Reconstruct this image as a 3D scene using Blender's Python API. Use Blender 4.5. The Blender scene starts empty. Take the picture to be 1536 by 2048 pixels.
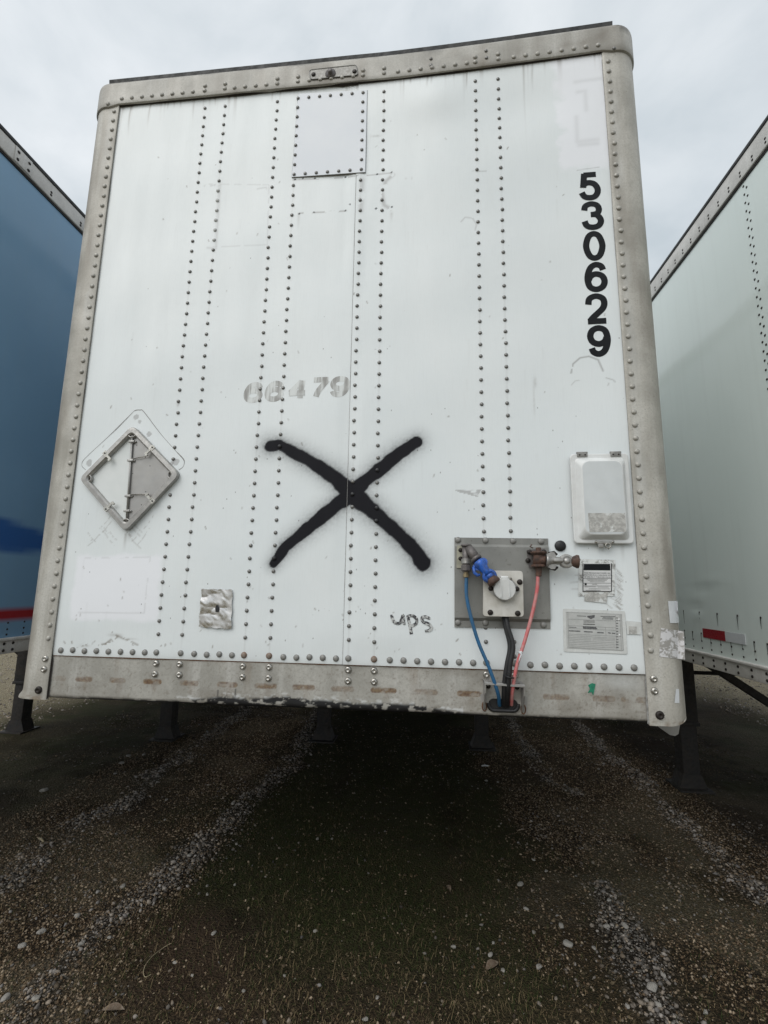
import bpy, bmesh, math, random
import numpy as np
from mathutils import Matrix, Vector

random.seed(7)
RNG = np.random.default_rng(11)
sc = bpy.context.scene
COL = sc.collection

# ------------------------------------------------------------------ camera
# world: x to the right along the trailer nose (nose centre x=0), y into the scene (nose at y=0), z up from the ground
F_PX, W_PX, H_PX = 940.0, 1536.0, 2048.0
RW = np.array([[0.99474188, -0.00148076, -0.10240315],
               [0.10131104, 0.16057022, 0.98181122],
               [0.01498907, -0.98702331, 0.15987594]])     # rows: world axes in (right, down, forward) camera axes
CAM = np.array([0.388, -1.82, 1.60])
cam_data = bpy.data.cameras.new('camera')
cam = bpy.data.objects.new('camera', cam_data)
COL.objects.link(cam)
rt, dn, fw = RW[:, 0], RW[:, 1], RW[:, 2]
cam.matrix_world = Matrix(((rt[0], -dn[0], -fw[0], CAM[0]), (rt[1], -dn[1], -fw[1], CAM[1]),
                           (rt[2], -dn[2], -fw[2], CAM[2]), (0, 0, 0, 1)))
cam_data.sensor_fit = 'VERTICAL'
cam_data.sensor_height = 24.0
cam_data.sensor_width = 24.0
cam_data.lens = 24.0 * F_PX / H_PX
cam_data.clip_start = 0.05
cam_data.clip_end = 3000
sc.camera = cam
sc.render.resolution_x, sc.render.resolution_y = 768, 1024

# ------------------------------------------------------------------ sky, sun, exposure
SUN_EL, SUN_AZ = math.radians(45), math.radians(212)      # azimuth clockwise from +y: behind the camera, a little to its left
world = bpy.data.worlds.new('World')
sc.world = world
world.use_nodes = True
wn = world.node_tree
wn.nodes.clear()
def wnode(t, **k):
    n = wn.nodes.new(t)
    for a, b in k.items():
        setattr(n, a, b)
    return n
w_out = wnode('ShaderNodeOutputWorld')
w_sky = wnode('ShaderNodeTexSky', sky_type='NISHITA', sun_disc=False, sun_elevation=SUN_EL, sun_rotation=SUN_AZ)
w_b1 = wnode('ShaderNodeBackground'); w_b1.inputs['Strength'].default_value = 0.09
w_b2 = wnode('ShaderNodeBackground'); w_b2.inputs['Strength'].default_value = 1.0
w_mix = wnode('ShaderNodeMixShader'); w_mix.inputs[0].default_value = 0.9
w_tc = wnode('ShaderNodeTexCoord')
w_map = wnode('ShaderNodeMapping'); w_map.inputs['Scale'].default_value = (1.0, 1.1, 1.6)
w_map.inputs['Location'].default_value = (1.35, 0.9, 2.1)
w_n = wnode('ShaderNodeTexNoise'); w_n.inputs['Scale'].default_value = 2.3; w_n.inputs['Detail'].default_value = 7.0
w_n.inputs['Roughness'].default_value = 0.5; w_n.inputs['Distortion'].default_value = 0.35
w_r = wnode('ShaderNodeValToRGB')
w_r.color_ramp.elements[0].position = 0.36; w_r.color_ramp.elements[0].color = (0.53, 0.59, 0.63, 1)
w_r.color_ramp.elements[1].position = 0.63; w_r.color_ramp.elements[1].color = (0.84, 0.87, 0.895, 1)
wl = wn.links.new
wl(w_tc.outputs['Generated'], w_map.inputs['Vector']); wl(w_map.outputs[0], w_n.inputs['Vector'])
wl(w_n.outputs['Fac'], w_r.inputs[0]); wl(w_r.outputs[0], w_b2.inputs['Color']); wl(w_sky.outputs[0], w_b1.inputs['Color'])
wl(w_b1.outputs[0], w_mix.inputs[1]); wl(w_b2.outputs[0], w_mix.inputs[2]); wl(w_mix.outputs[0], w_out.inputs['Surface'])

sun_d = bpy.data.lights.new('sun', 'SUN')
sun_d.energy = 1.5; sun_d.angle = math.radians(50); sun_d.color = (1.0, 0.975, 0.94)
sun = bpy.data.objects.new('sun', sun_d); COL.objects.link(sun)
sdir = Vector((math.sin(SUN_AZ) * math.cos(SUN_EL), math.cos(SUN_AZ) * math.cos(SUN_EL), math.sin(SUN_EL)))
sun.rotation_euler = sdir.to_track_quat('Z', 'Y').to_euler()
sun.location = sdir * 40
sc.view_settings.view_transform = 'Standard'
sc.view_settings.look = 'None'
sc.view_settings.exposure = 0.21
sc.view_settings.gamma = 1.0
sc.view_settings.use_curve_mapping = False
sc.render.engine = 'CYCLES'
sc.cycles.max_bounces = 6
sc.cycles.use_denoising = True

# ------------------------------------------------------------------ measuring: a photo pixel to the place it shows
def ray(px, py):
    return RW @ np.array([px - 768.0, py - 1024.0, F_PX])
def P(px, py, y=0.0):                       # on a plane parallel to the nose
    r = ray(px, py); t = (y - CAM[1]) / r[1]
    return np.array([CAM[0] + r[0] * t, CAM[2] + r[2] * t])
def S(px, py, x):                           # on a side wall
    r = ray(px, py); t = (x - CAM[0]) / r[0]
    return np.array([CAM[1] + r[1] * t, CAM[2] + r[2] * t])
def G(px, py, z=0.0):                       # on the ground
    r = ray(px, py); t = (z - CAM[2]) / r[2]
    return np.array([CAM[0] + r[0] * t, CAM[1] + r[1] * t])

# ------------------------------------------------------------------ numpy noise
def _hash(i, j, s):
    n = (i.astype(np.int64) * 374761393 + j.astype(np.int64) * 668265263 + s * 1442695041) & 0x7fffffff
    n = ((n ^ (n >> 13)) * 1274126177) & 0x7fffffff
    return ((n ^ (n >> 16)) & 0xffff) / 65535.0
def vnoise(x, y, s=0):
    x = np.asarray(x, float); y = np.asarray(y, float)
    i = np.floor(x); j = np.floor(y); u = x - i; v = y - j
    u = u * u * (3 - 2 * u); v = v * v * (3 - 2 * v)
    a = _hash(i, j, s); b = _hash(i + 1, j, s); c = _hash(i, j + 1, s); d = _hash(i + 1, j + 1, s)
    return (a * (1 - u) + b * u) * (1 - v) + (c * (1 - u) + d * u) * v
def fbm(x, y, s=0, o=4):
    t = 0; a = 0.5; f = 1.0; m = 0
    for k in range(o):
        t = t + a * vnoise(x * f, y * f, s + k * 17); m += a; a *= 0.5; f *= 2.03
    return t / m
def sstep(a, b, x):
    t = np.clip((x - a) / (b - a), 0, 1)
    return t * t * (3 - 2 * t)
def seg_dist(X, Z, a, b):
    dx, dz = b[0] - a[0], b[1] - a[1]
    L = dx * dx + dz * dz + 1e-12
    t = np.clip(((X - a[0]) * dx + (Z - a[1]) * dz) / L, 0, 1)
    return np.hypot(X - a[0] - t * dx, Z - a[1] - t * dz), t
def poly_dist(X, Z, pts):
    d = np.full(X.shape, 1e9)
    for a, b in zip(pts[:-1], pts[1:]):
        d = np.minimum(d, seg_dist(X, Z, a, b)[0])
    return d

# ------------------------------------------------------------------ materials
MATS = {}
class NT:
    def __init__(s, name):
        s.m = bpy.data.materials.new(name); s.m.use_nodes = True
        s.t = s.m.node_tree; s.b = s.t.nodes['Principled BSDF']; s._tc = None
    def n(s, typ, ins=None, **k):
        n = s.t.nodes.new(typ)
        for a, b in k.items(): setattr(n, a, b)
        for a, b in (ins or {}).items(): s.put(n.inputs[a], b)
        return n
    def put(s, sock, v):
        if hasattr(v, 'is_output') or isinstance(v, bpy.types.NodeSocket): s.t.links.new(v, sock)
        else:
            if isinstance(v, (tuple, list)) and len(v) == 3 and sock.type == 'RGBA': v = (*v, 1)
            sock.default_value = v
    def co(s):
        if not s._tc: s._tc = s.n('ShaderNodeTexCoord')
        return s._tc.outputs['Object']
    def noise(s, scale, detail=4, rough=0.55, stretch=None, dist=0):
        v = s.co()
        if stretch:
            v = s.n('ShaderNodeMapping', {'Vector': v, 'Scale': stretch}).outputs[0]
        return s.n('ShaderNodeTexNoise', {'Vector': v, 'Scale': scale, 'Detail': detail, 'Roughness': rough, 'Distortion': dist}).outputs['Fac']
    def ramp(s, v, lo, hi, a=0.0, b=1.0):
        return s.n('ShaderNodeMapRange', {'Value': v, 'From Min': lo, 'From Max': hi, 'To Min': a, 'To Max': b}, interpolation_type='SMOOTHSTEP').outputs[0]
    def mix(s, f, a, b):
        n = s.n('ShaderNodeMix', data_type='RGBA')
        s.put(n.inputs[0], f); s.put(n.inputs[6], a); s.put(n.inputs[7], b)
        return n.outputs[2]
    def math(s, op, a, b=0.0):
        n = s.n('ShaderNodeMath', operation=op); s.put(n.inputs[0], a); s.put(n.inputs[1], b)
        return n.outputs[0]
    def attr(s, name):
        a = s.n('ShaderNodeAttribute', attribute_name=name)
        c = s.n('ShaderNodeSeparateColor', {'Color': a.outputs['Color']})
        return c.outputs[0], c.outputs[1], c.outputs[2], a.outputs['Alpha'], a.outputs['Color']
    def set(s, **k):
        for a, b in k.items():
            s.put(s.b.inputs[a.replace('_', ' ')], b)
    def bump(s, h, strength=0.3, dist=0.002):
        b = s.n('ShaderNodeBump', {'Height': h, 'Strength': strength, 'Distance': dist})
        s.put(s.b.inputs['Normal'], b.outputs[0])

def mat_plain(name, col, rough=0.5, metal=0.0, var=0.25, scale=30, col2=None, bump=0.0, spec=0.5, coat=0.0):
    if name in MATS: return MATS[name]
    q = NT(name)
    c2 = col2 or tuple(c * (1 - var) for c in col)
    f = q.ramp(q.noise(scale, 5, 0.6), 0.3, 0.7)
    q.set(Base_Color=q.mix(f, c2, col), Roughness=q.ramp(q.noise(scale * 2.3, 3), 0.3, 0.7, max(0.02, rough - 0.1), min(1, rough + 0.12)), Metallic=metal)
    q.b.inputs['Specular IOR Level'].default_value = spec
    q.b.inputs['Coat Weight'].default_value = coat
    if bump: q.bump(q.noise(scale * 3, 4), bump, 0.002)
    MATS[name] = q.m
    return q.m

def make_materials():
    # painted white aluminium sheet with marks: R black spray, G grime, B newer white, A bare grey / glue
    q = NT('white_sheet')
    r, g, b, a, _ = q.attr('marks')
    n1 = q.noise(2.2, 4); n2 = q.noise(9, 5, 0.6, (1, 1, 0.12)); n3 = q.noise(300, 2, 0.5, (1, 1, 0.05))
    base = q.mix(q.ramp(n1, 0.3, 0.7), (0.705, 0.748, 0.757), (0.742, 0.778, 0.782))
    base = q.mix(q.math('MULTIPLY', q.ramp(n2, 0.55, 0.85), 0.10), base, (0.56, 0.56, 0.52))
    base = q.mix(q.math('MULTIPLY', q.ramp(n3, 0.45, 0.75), 0.10), base, (0.55, 0.57, 0.57))
    # grit specks: denser towards the bottom of the nose where road dirt hits
    vo = q.n('ShaderNodeTexVoronoi', {'Vector': q.n('ShaderNodeMapping', {'Vector': q.co(), 'Scale': (1, 1, 0.55)}).outputs[0], 'Scale': 55.0, 'Randomness': 1.0})
    sepz = q.n('ShaderNodeSeparateXYZ', {'Vector': q.co()}).outputs[2]
    dens = q.math('MULTIPLY', q.ramp(sepz, 3.2, 1.35, 0.02, 1.0), q.ramp(q.noise(5.5, 4), 0.42, 0.68))
    sc1 = q.n('ShaderNodeSeparateColor', {'Color': vo.outputs['Color']}).outputs[0]
    pick = q.math('LESS_THAN', sc1, q.math('MULTIPLY', dens, 0.62))
    size = q.ramp(vo.outputs['Distance'], 0.05, 0.15, 1.0, 0.0)
    speck = q.math('MULTIPLY', q.math('MULTIPLY', pick, size), 0.75)
    base = q.mix(b, base, (0.82, 0.83, 0.865))
    base = q.mix(speck, base, (0.12, 0.11, 0.10))
    base = q.mix(a, base, (0.36, 0.36, 0.355))
    base = q.mix(g, base, (0.20, 0.175, 0.145))
    col = q.mix(r, base, (0.012, 0.012, 0.015))
    ro = q.math('ADD', q.ramp(n2, 0.3, 0.7, 0.30, 0.44), q.math('MULTIPLY', r, 0.25))
    q.set(Base_Color=col, Roughness=ro)
    q.put(q.b.inputs['Specular IOR Level'], q.ramp(r, 0.0, 1.0, 0.45, 0.12))
    q.bump(q.math('ADD', q.math('MULTIPLY', n3, 0.25), q.noise(22, 3)), 0.10, 0.004)
    MATS['sheet'] = q.m

    # oxidised aluminium of posts and rails: R black paint, G rust, B bright bare metal, A dirt
    for nm, c1, c2, c3 in (('grey_rail', (0.455, 0.442, 0.405), (0.31, 0.30, 0.27), (0.56, 0.55, 0.52)),
                           ('pale_rail', (0.66, 0.645, 0.615), (0.50, 0.485, 0.46), (0.72, 0.71, 0.69)),
                           ('grey_post', (0.50, 0.482, 0.435), (0.33, 0.315, 0.278), (0.62, 0.61, 0.57))):
        q = NT(nm)
        r, g, b, a, _ = q.attr('marks') if nm != 'pale_rail' else (0.0, 0.0, 0.0, 0.0, None)
        big = q.noise(4.5, 5, 0.6); st = q.noise(14, 5, 0.6, (1, 1, 0.07)); fine = q.noise(130, 4, 0.7)
        c = q.mix(q.ramp(big, 0.35, 0.68), c2, c1)
        c = q.mix(q.math('MULTIPLY', q.ramp(st, 0.48, 0.72), 0.55), c, c3)
        c = q.mix(q.math('MULTIPLY', q.ramp(fine, 0.40, 0.72), 0.45), c, (c2[0] * 0.8, c2[1] * 0.8, c2[2] * 0.78))
        pit = q.math('MULTIPLY', q.ramp(q.noise(210, 2, 0.5), 0.66, 0.74), q.ramp(q.noise(7, 3), 0.42, 0.7))
        c = q.mix(q.math('MULTIPLY', pit, 0.8), c, (0.10, 0.09, 0.075))
        c = q.mix(a, c, (0.17, 0.145, 0.115))
        c = q.mix(b, c, (0.66, 0.68, 0.68))
        c = q.mix(g, c, q.mix(q.ramp(q.noise(120, 3), 0.35, 0.65), (0.10, 0.045, 0.02), (0.20, 0.13, 0.065)))
        c = q.mix(r, c, (0.014, 0.014, 0.015))
        q.set(Base_Color=c, Roughness=q.ramp(st, 0.3, 0.7, 0.42, 0.6), Metallic=0.12)
        q.b.inputs['Specular IOR Level'].default_value = 0.4
        q.bump(q.math('ADD', fine, q.math('MULTIPLY', q.noise(25, 3), 2.0)), 0.22, 0.0025)
        MATS[nm] = q.m

    # neighbours' glossy sides
    q = NT('blue_side')
    r, g, b, a, _ = q.attr('marks')
    n1 = q.noise(1.2, 4); n2 = q.noise(12, 5, 0.6, (1, 1, 0.06))
    c = q.mix(q.ramp(n1, 0.3, 0.7), (0.19, 0.345, 0.51), (0.22, 0.385, 0.56))
    c = q.mix(q.math('MULTIPLY', q.ramp(n2, 0.5, 0.8), 0.25), c, (0.24, 0.36, 0.46))
    c = q.mix(b, c, (0.030, 0.120, 0.36))
    c = q.mix(r, c, (0.36, 0.016, 0.022))
    c = q.mix(g, c, (0.015, 0.016, 0.018))
    q.set(Base_Color=c, Roughness=q.ramp(n2, 0.3, 0.7, 0.12, 0.20))
    q.bump(q.noise(3.5, 3), 0.12, 0.01)
    MATS['blue_side'] = q.m
    q = NT('pale_green_side')
    r, g, b, a, _ = q.attr('marks')
    n1 = q.noise(1.5, 4); n2 = q.noise(16, 5, 0.6, (1, 1, 0.05))
    c = q.mix(q.ramp(n1, 0.3, 0.7), (0.71, 0.78, 0.75), (0.745, 0.81, 0.78))
    c = q.mix(q.math('MULTIPLY', q.ramp(n2, 0.5, 0.8), 0.3), c, (0.62, 0.67, 0.64))
    c = q.mix(g, c, (0.02, 0.02, 0.018))
    q.set(Base_Color=c, Roughness=q.ramp(n2, 0.3, 0.7, 0.06, 0.11))
    q.bump(q.noise(3.0, 3), 0.03, 0.01)
    MATS['pale_green_side'] = q.m

    # black steel
    mat_plain('dark_steel', (0.018, 0.0175, 0.0175), 0.7, 0.1, 0.5, 18, (0.032, 0.026, 0.021), 0.2)
    mat_plain('rusty_steel', (0.12, 0.065, 0.045), 0.75, 0.1, 0.5, 60, (0.05, 0.035, 0.03), 0.5)
    mat_plain('roof_edge_black', (0.022, 0.024, 0.025), 0.7, 0.0, 0.4, 20, (0.05, 0.05, 0.048), 0.3)
    mat_plain('roof_white', (0.55, 0.55, 0.52), 0.6, 0.0, 0.2, 3)
    mat_plain('rivet_dark', (0.235, 0.23, 0.22), 0.42, 0.55, 0.4, 90, None, 0.1)
    mat_plain('rivet_grey', (0.27, 0.265, 0.25), 0.5, 0.3, 0.35, 70, None, 0.1)
    mat_plain('rivet_rusty', (0.25, 0.215, 0.185), 0.6, 0.2, 0.4, 70, (0.16, 0.09, 0.055))
    mat_plain('rivet_post', (0.43, 0.415, 0.375), 0.5, 0.2, 0.4, 60)
    mat_plain('rivet_black', (0.016, 0.016, 0.018), 0.45, 0.0, 0.3, 60)
    mat_plain('rivet_white', (0.62, 0.63, 0.62), 0.45, 0.0, 0.3, 60)
    mat_plain('bolt_bright', (0.52, 0.50, 0.46), 0.3, 0.8, 0.4, 80)
    mat_plain('bolt_dark', (0.035, 0.028, 0.024), 0.55, 0.4, 0.5, 80)
    mat_plain('cast_aluminium', (0.42, 0.41, 0.39), 0.38, 0.55, 0.25, 40, None, 0.15)
    mat_plain('bare_plate', (0.36, 0.352, 0.338), 0.42, 0.45, 0.12, 14, None, 0.1)
    mat_plain('wire_steel', (0.55, 0.53, 0.48), 0.3, 0.85, 0.4, 60)
    q = NT('stainless_plate')
    st = q.noise(18, 5, 0.6, (1, 1, 0.08)); big = q.noise(6, 4)
    c = q.mix(q.ramp(big, 0.3, 0.7), (0.20, 0.20, 0.187), (0.27, 0.268, 0.25))
    c = q.mix(q.math('MULTIPLY', q.ramp(st, 0.5, 0.75), 0.4), c, (0.36, 0.36, 0.335))
    c = q.mix(q.math('MULTIPLY', q.ramp(q.noise(90, 3), 0.6, 0.75), 0.5), c, (0.11, 0.10, 0.085))
    q.set(Base_Color=c, Roughness=q.ramp(st, 0.3, 0.7, 0.38, 0.55), Metallic=0.4)
    MATS['stainless_plate'] = q.m
    mat_plain('socket_box_paint', (0.60, 0.585, 0.545), 0.5, 0.0, 0.2, 18, (0.45, 0.43, 0.38), 0.1)
    mat_plain('box_white', (0.70, 0.715, 0.71), 0.38, 0.0, 0.12, 12, (0.60, 0.605, 0.59), 0.05)
    mat_plain('box_panel', (0.60, 0.63, 0.635), 0.45, 0.0, 0.1, 9)
    mat_plain('blue_paint', (0.02, 0.115, 0.50), 0.35, 0.0, 0.35, 60, (0.03, 0.07, 0.22), 0.15)
    mat_plain('blue_hose', (0.018, 0.115, 0.255), 0.42, 0.0, 0.3, 40, (0.03, 0.10, 0.19))
    mat_plain('red_hose', (0.56, 0.115, 0.12), 0.45, 0.0, 0.35, 45, (0.50, 0.25, 0.24))
    mat_plain('black_rubber', (0.014, 0.014, 0.015), 0.5, 0.0, 0.3, 40)
    mat_plain('grey_pipe', (0.16, 0.145, 0.14), 0.5, 0.3, 0.4, 50, None, 0.15)
    mat_plain('olive_bracket', (0.40, 0.39, 0.31), 0.5, 0.2, 0.35, 40)
    mat_plain('brass', (0.30, 0.24, 0.14), 0.45, 0.6, 0.4, 60)
    mat_plain('vinyl_black', (0.011, 0.012, 0.014), 0.5, 0.0, 0.25, 30, None, 0.0, 0.15)
    mat_plain('label_white', (0.66, 0.665, 0.66), 0.5, 0.0, 0.1, 40)
    mat_plain('label_print', (0.05, 0.05, 0.055), 0.55, 0.0, 0.3, 150, (0.16, 0.16, 0.16))
    mat_plain('label_print_pale', (0.24, 0.24, 0.235), 0.55, 0.0, 0.3, 150, (0.36, 0.36, 0.35))
    mat_plain('paper_grey', (0.42, 0.43, 0.415), 0.5, 0.0, 0.12, 40, (0.48, 0.485, 0.47))
    mat_plain('plastic_film', (0.62, 0.635, 0.62), 0.25, 0.0, 0.12, 30, (0.55, 0.56, 0.545))
    mat_plain('tape_white', (0.64, 0.66, 0.68), 0.4, 0.0, 0.08, 30)
    mat_plain('sealant_grey', (0.30, 0.29, 0.265), 0.55, 0.1, 0.4, 55, (0.42, 0.41, 0.385), 0.5)
    mat_plain('caulk_and_lap_shade', (0.17, 0.165, 0.155), 0.7, 0.0, 0.4, 80, (0.30, 0.30, 0.29))
    mat_plain('rust_line', (0.075, 0.032, 0.016), 0.85, 0.0, 0.5, 60, (0.16, 0.085, 0.045), 0.5)
    mat_plain('tyre_rubber', (0.018, 0.018, 0.018), 0.85, 0.0, 0.3, 30, None, 0.3)
    mat_plain('red_tape', (0.33, 0.012, 0.022), 0.35, 0.0, 0.25, 60)
    mat_plain('dead_leaf', (0.20, 0.16, 0.12), 0.7, 0.0, 0.4, 60, (0.13, 0.09, 0.06), 0.3)
    mat_plain('straw', (0.36, 0.30, 0.19), 0.7, 0.0, 0.3, 40)
    mat_plain('aluminium_foil', (0.70, 0.69, 0.68), 0.30, 1.0, 0.15, 20)
    mat_plain('stone_pale', (0.34, 0.325, 0.295), 0.9, 0.0, 0.3, 26, (0.20, 0.185, 0.16), 0.5)
    mat_plain('green_paint', (0.02, 0.22, 0.13), 0.6, 0.0, 0.3, 90)

    # worn ghost lettering: glue left where the old number was peeled off
    q = NT('ghost_glue')
    s1 = q.ramp(q.noise(60, 4, 0.6, (1, 1, 0.10)), 0.38, 0.60); s2 = q.ramp(q.noise(16, 4), 0.30, 0.60)
    k = q.math('MULTIPLY', s1, q.math('ADD', q.math('MULTIPLY', s2, 0.45), 0.55))
    q.set(Base_Color=q.mix(k, (0.66, 0.685, 0.675), (0.28, 0.275, 0.262)), Roughness=0.55)
    MATS['ghost_glue'] = q.m
    q = NT('marker_ink')
    s1 = q.ramp(q.noise(90, 4, 0.7), 0.40, 0.56)
    q.set(Base_Color=q.mix(s1, (0.50, 0.51, 0.50), (0.035, 0.035, 0.04)), Roughness=0.55)
    MATS['marker_ink'] = q.m
    q = NT('torn_sticker')
    s1 = q.ramp(q.noise(34, 6, 0.68, (1, 1, 1.3), 0.6), 0.46, 0.53)
    q.set(Base_Color=q.mix(s1, (0.30, 0.29, 0.27), (0.60, 0.595, 0.60)), Roughness=0.6)
    MATS['torn_sticker'] = q.m
    q = NT('torn_label_grey')
    s1 = q.ramp(q.noise(70, 6, 0.7), 0.42, 0.58); s2 = q.ramp(q.noise(16, 4, 0.6, None, 1.0), 0.56, 0.64)
    q.set(Base_Color=q.mix(s2, q.mix(s1, (0.34, 0.335, 0.315), (0.48, 0.475, 0.45)), (0.62, 0.64, 0.63)), Roughness=0.6)
    MATS['torn_label_grey'] = q.m
    q = NT('glue_residue')
    s1 = q.ramp(q.noise(85, 6, 0.75), 0.42, 0.60); s2 = q.ramp(q.noise(18, 4, 0.6), 0.36, 0.60)
    q.set(Base_Color=q.mix(q.math('MULTIPLY', s1, s2), (0.68, 0.70, 0.69), (0.21, 0.205, 0.19)), Roughness=0.6)
    MATS['glue_residue'] = q.m

    # ground: soil, moss, gravel bed (R gravel windrow, G moss, B fine pale gravel)
    q = NT('yard_ground')
    r, g, b, a, _ = q.attr('marks')
    n1 = q.noise(3.2, 6, 0.65); n2 = q.noise(28, 5, 0.7); n3 = q.noise(120, 3, 0.7); n4 = q.noise(1.1, 4)
    c = q.mix(q.ramp(n1, 0.32, 0.68), (0.026, 0.019, 0.011), (0.055, 0.040, 0.024))
    c = q.mix(q.math('MULTIPLY', q.ramp(n4, 0.45, 0.65), 0.6), c, (0.058, 0.036, 0.024))
    c = q.mix(q.math('MULTIPLY', g, q.ramp(n2, 0.35, 0.6, 0.45, 1.0)), c, q.mix(q.ramp(n3, 0.3, 0.7), (0.020, 0.027, 0.008), (0.052, 0.058, 0.018)))
    vo = q.n('ShaderNodeTexVoronoi', {'Vector': q.co(), 'Scale': 70.0})
    grit = q.mix(q.ramp(vo.outputs['Distance'], 0.15, 0.55), q.mix(q.n('ShaderNodeSeparateColor', {'Color': vo.outputs['Color']}).outputs[0], (0.34, 0.29, 0.20), (0.56, 0.515, 0.41)), (0.20, 0.17, 0.11))
    v2 = q.n('ShaderNodeTexVoronoi', {'Vector': q.co(), 'Scale': 95.0}); v3 = q.n('ShaderNodeTexVoronoi', {'Vector': q.co(), 'Scale': 48.0})
    def chips(v, lo, hi):
        k = q.n('ShaderNodeSeparateColor', {'Color': v.outputs['Color']})
        cc = q.mix(q.math('POWER', k.outputs[0], 2.2), lo, hi)
        return q.mix(q.ramp(v.outputs['Distance'], 0.25, 0.60), cc, (0.016, 0.012, 0.008)), k.outputs[1]
    ch2, k2 = chips(v2, (0.066, 0.040, 0.020), (0.33, 0.235, 0.135)); ch3, k3 = chips(v3, (0.07, 0.045, 0.024), (0.38, 0.29, 0.18))
    chip = q.mix(q.math('GREATER_THAN', k3, 0.72), ch2, ch3)
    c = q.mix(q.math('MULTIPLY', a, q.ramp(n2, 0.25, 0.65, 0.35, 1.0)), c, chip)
    c = q.mix(b, c, grit)
    gw1, _ = chips(v2, (0.11, 0.098, 0.085), (0.36, 0.335, 0.305)); gw2, _ = chips(v3, (0.12, 0.11, 0.095), (0.42, 0.395, 0.36))
    c = q.mix(q.math('MULTIPLY', r, q.ramp(n2, 0.25, 0.6, 0.5, 0.95)), c, q.mix(q.math('GREATER_THAN', k3, 0.55), gw1, gw2))
    c = q.mix(q.math('MULTIPLY', q.ramp(n3, 0.55, 0.75), 0.40), c, (0.13, 0.11, 0.08))
    q.set(Base_Color=c, Roughness=0.95)
    q.b.inputs['Specular IOR Level'].default_value = 0.15
    q.bump(q.math('ADD', q.math('ADD', q.math('MULTIPLY', n2, 1.5), n3), q.math('MULTIPLY', v2.outputs['Distance'], -0.8)), 1.0, 0.014)
    MATS['ground'] = q.m
    for nm in ('gravel_stone', 'grass_blade'):
        q = NT(nm)
        _, _, _, _, colr = q.attr('tint')
        f = q.ramp(q.noise(60, 4, 0.65), 0.3, 0.7, 0.7, 1.15)
        hs = q.n('ShaderNodeHueSaturation', {'Color': colr, 'Value': f})
        q.set(Base_Color=hs.outputs[0], Roughness=0.85)
        q.b.inputs['Specular IOR Level'].default_value = 0.2
        MATS[nm] = q.m
make_materials()

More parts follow.
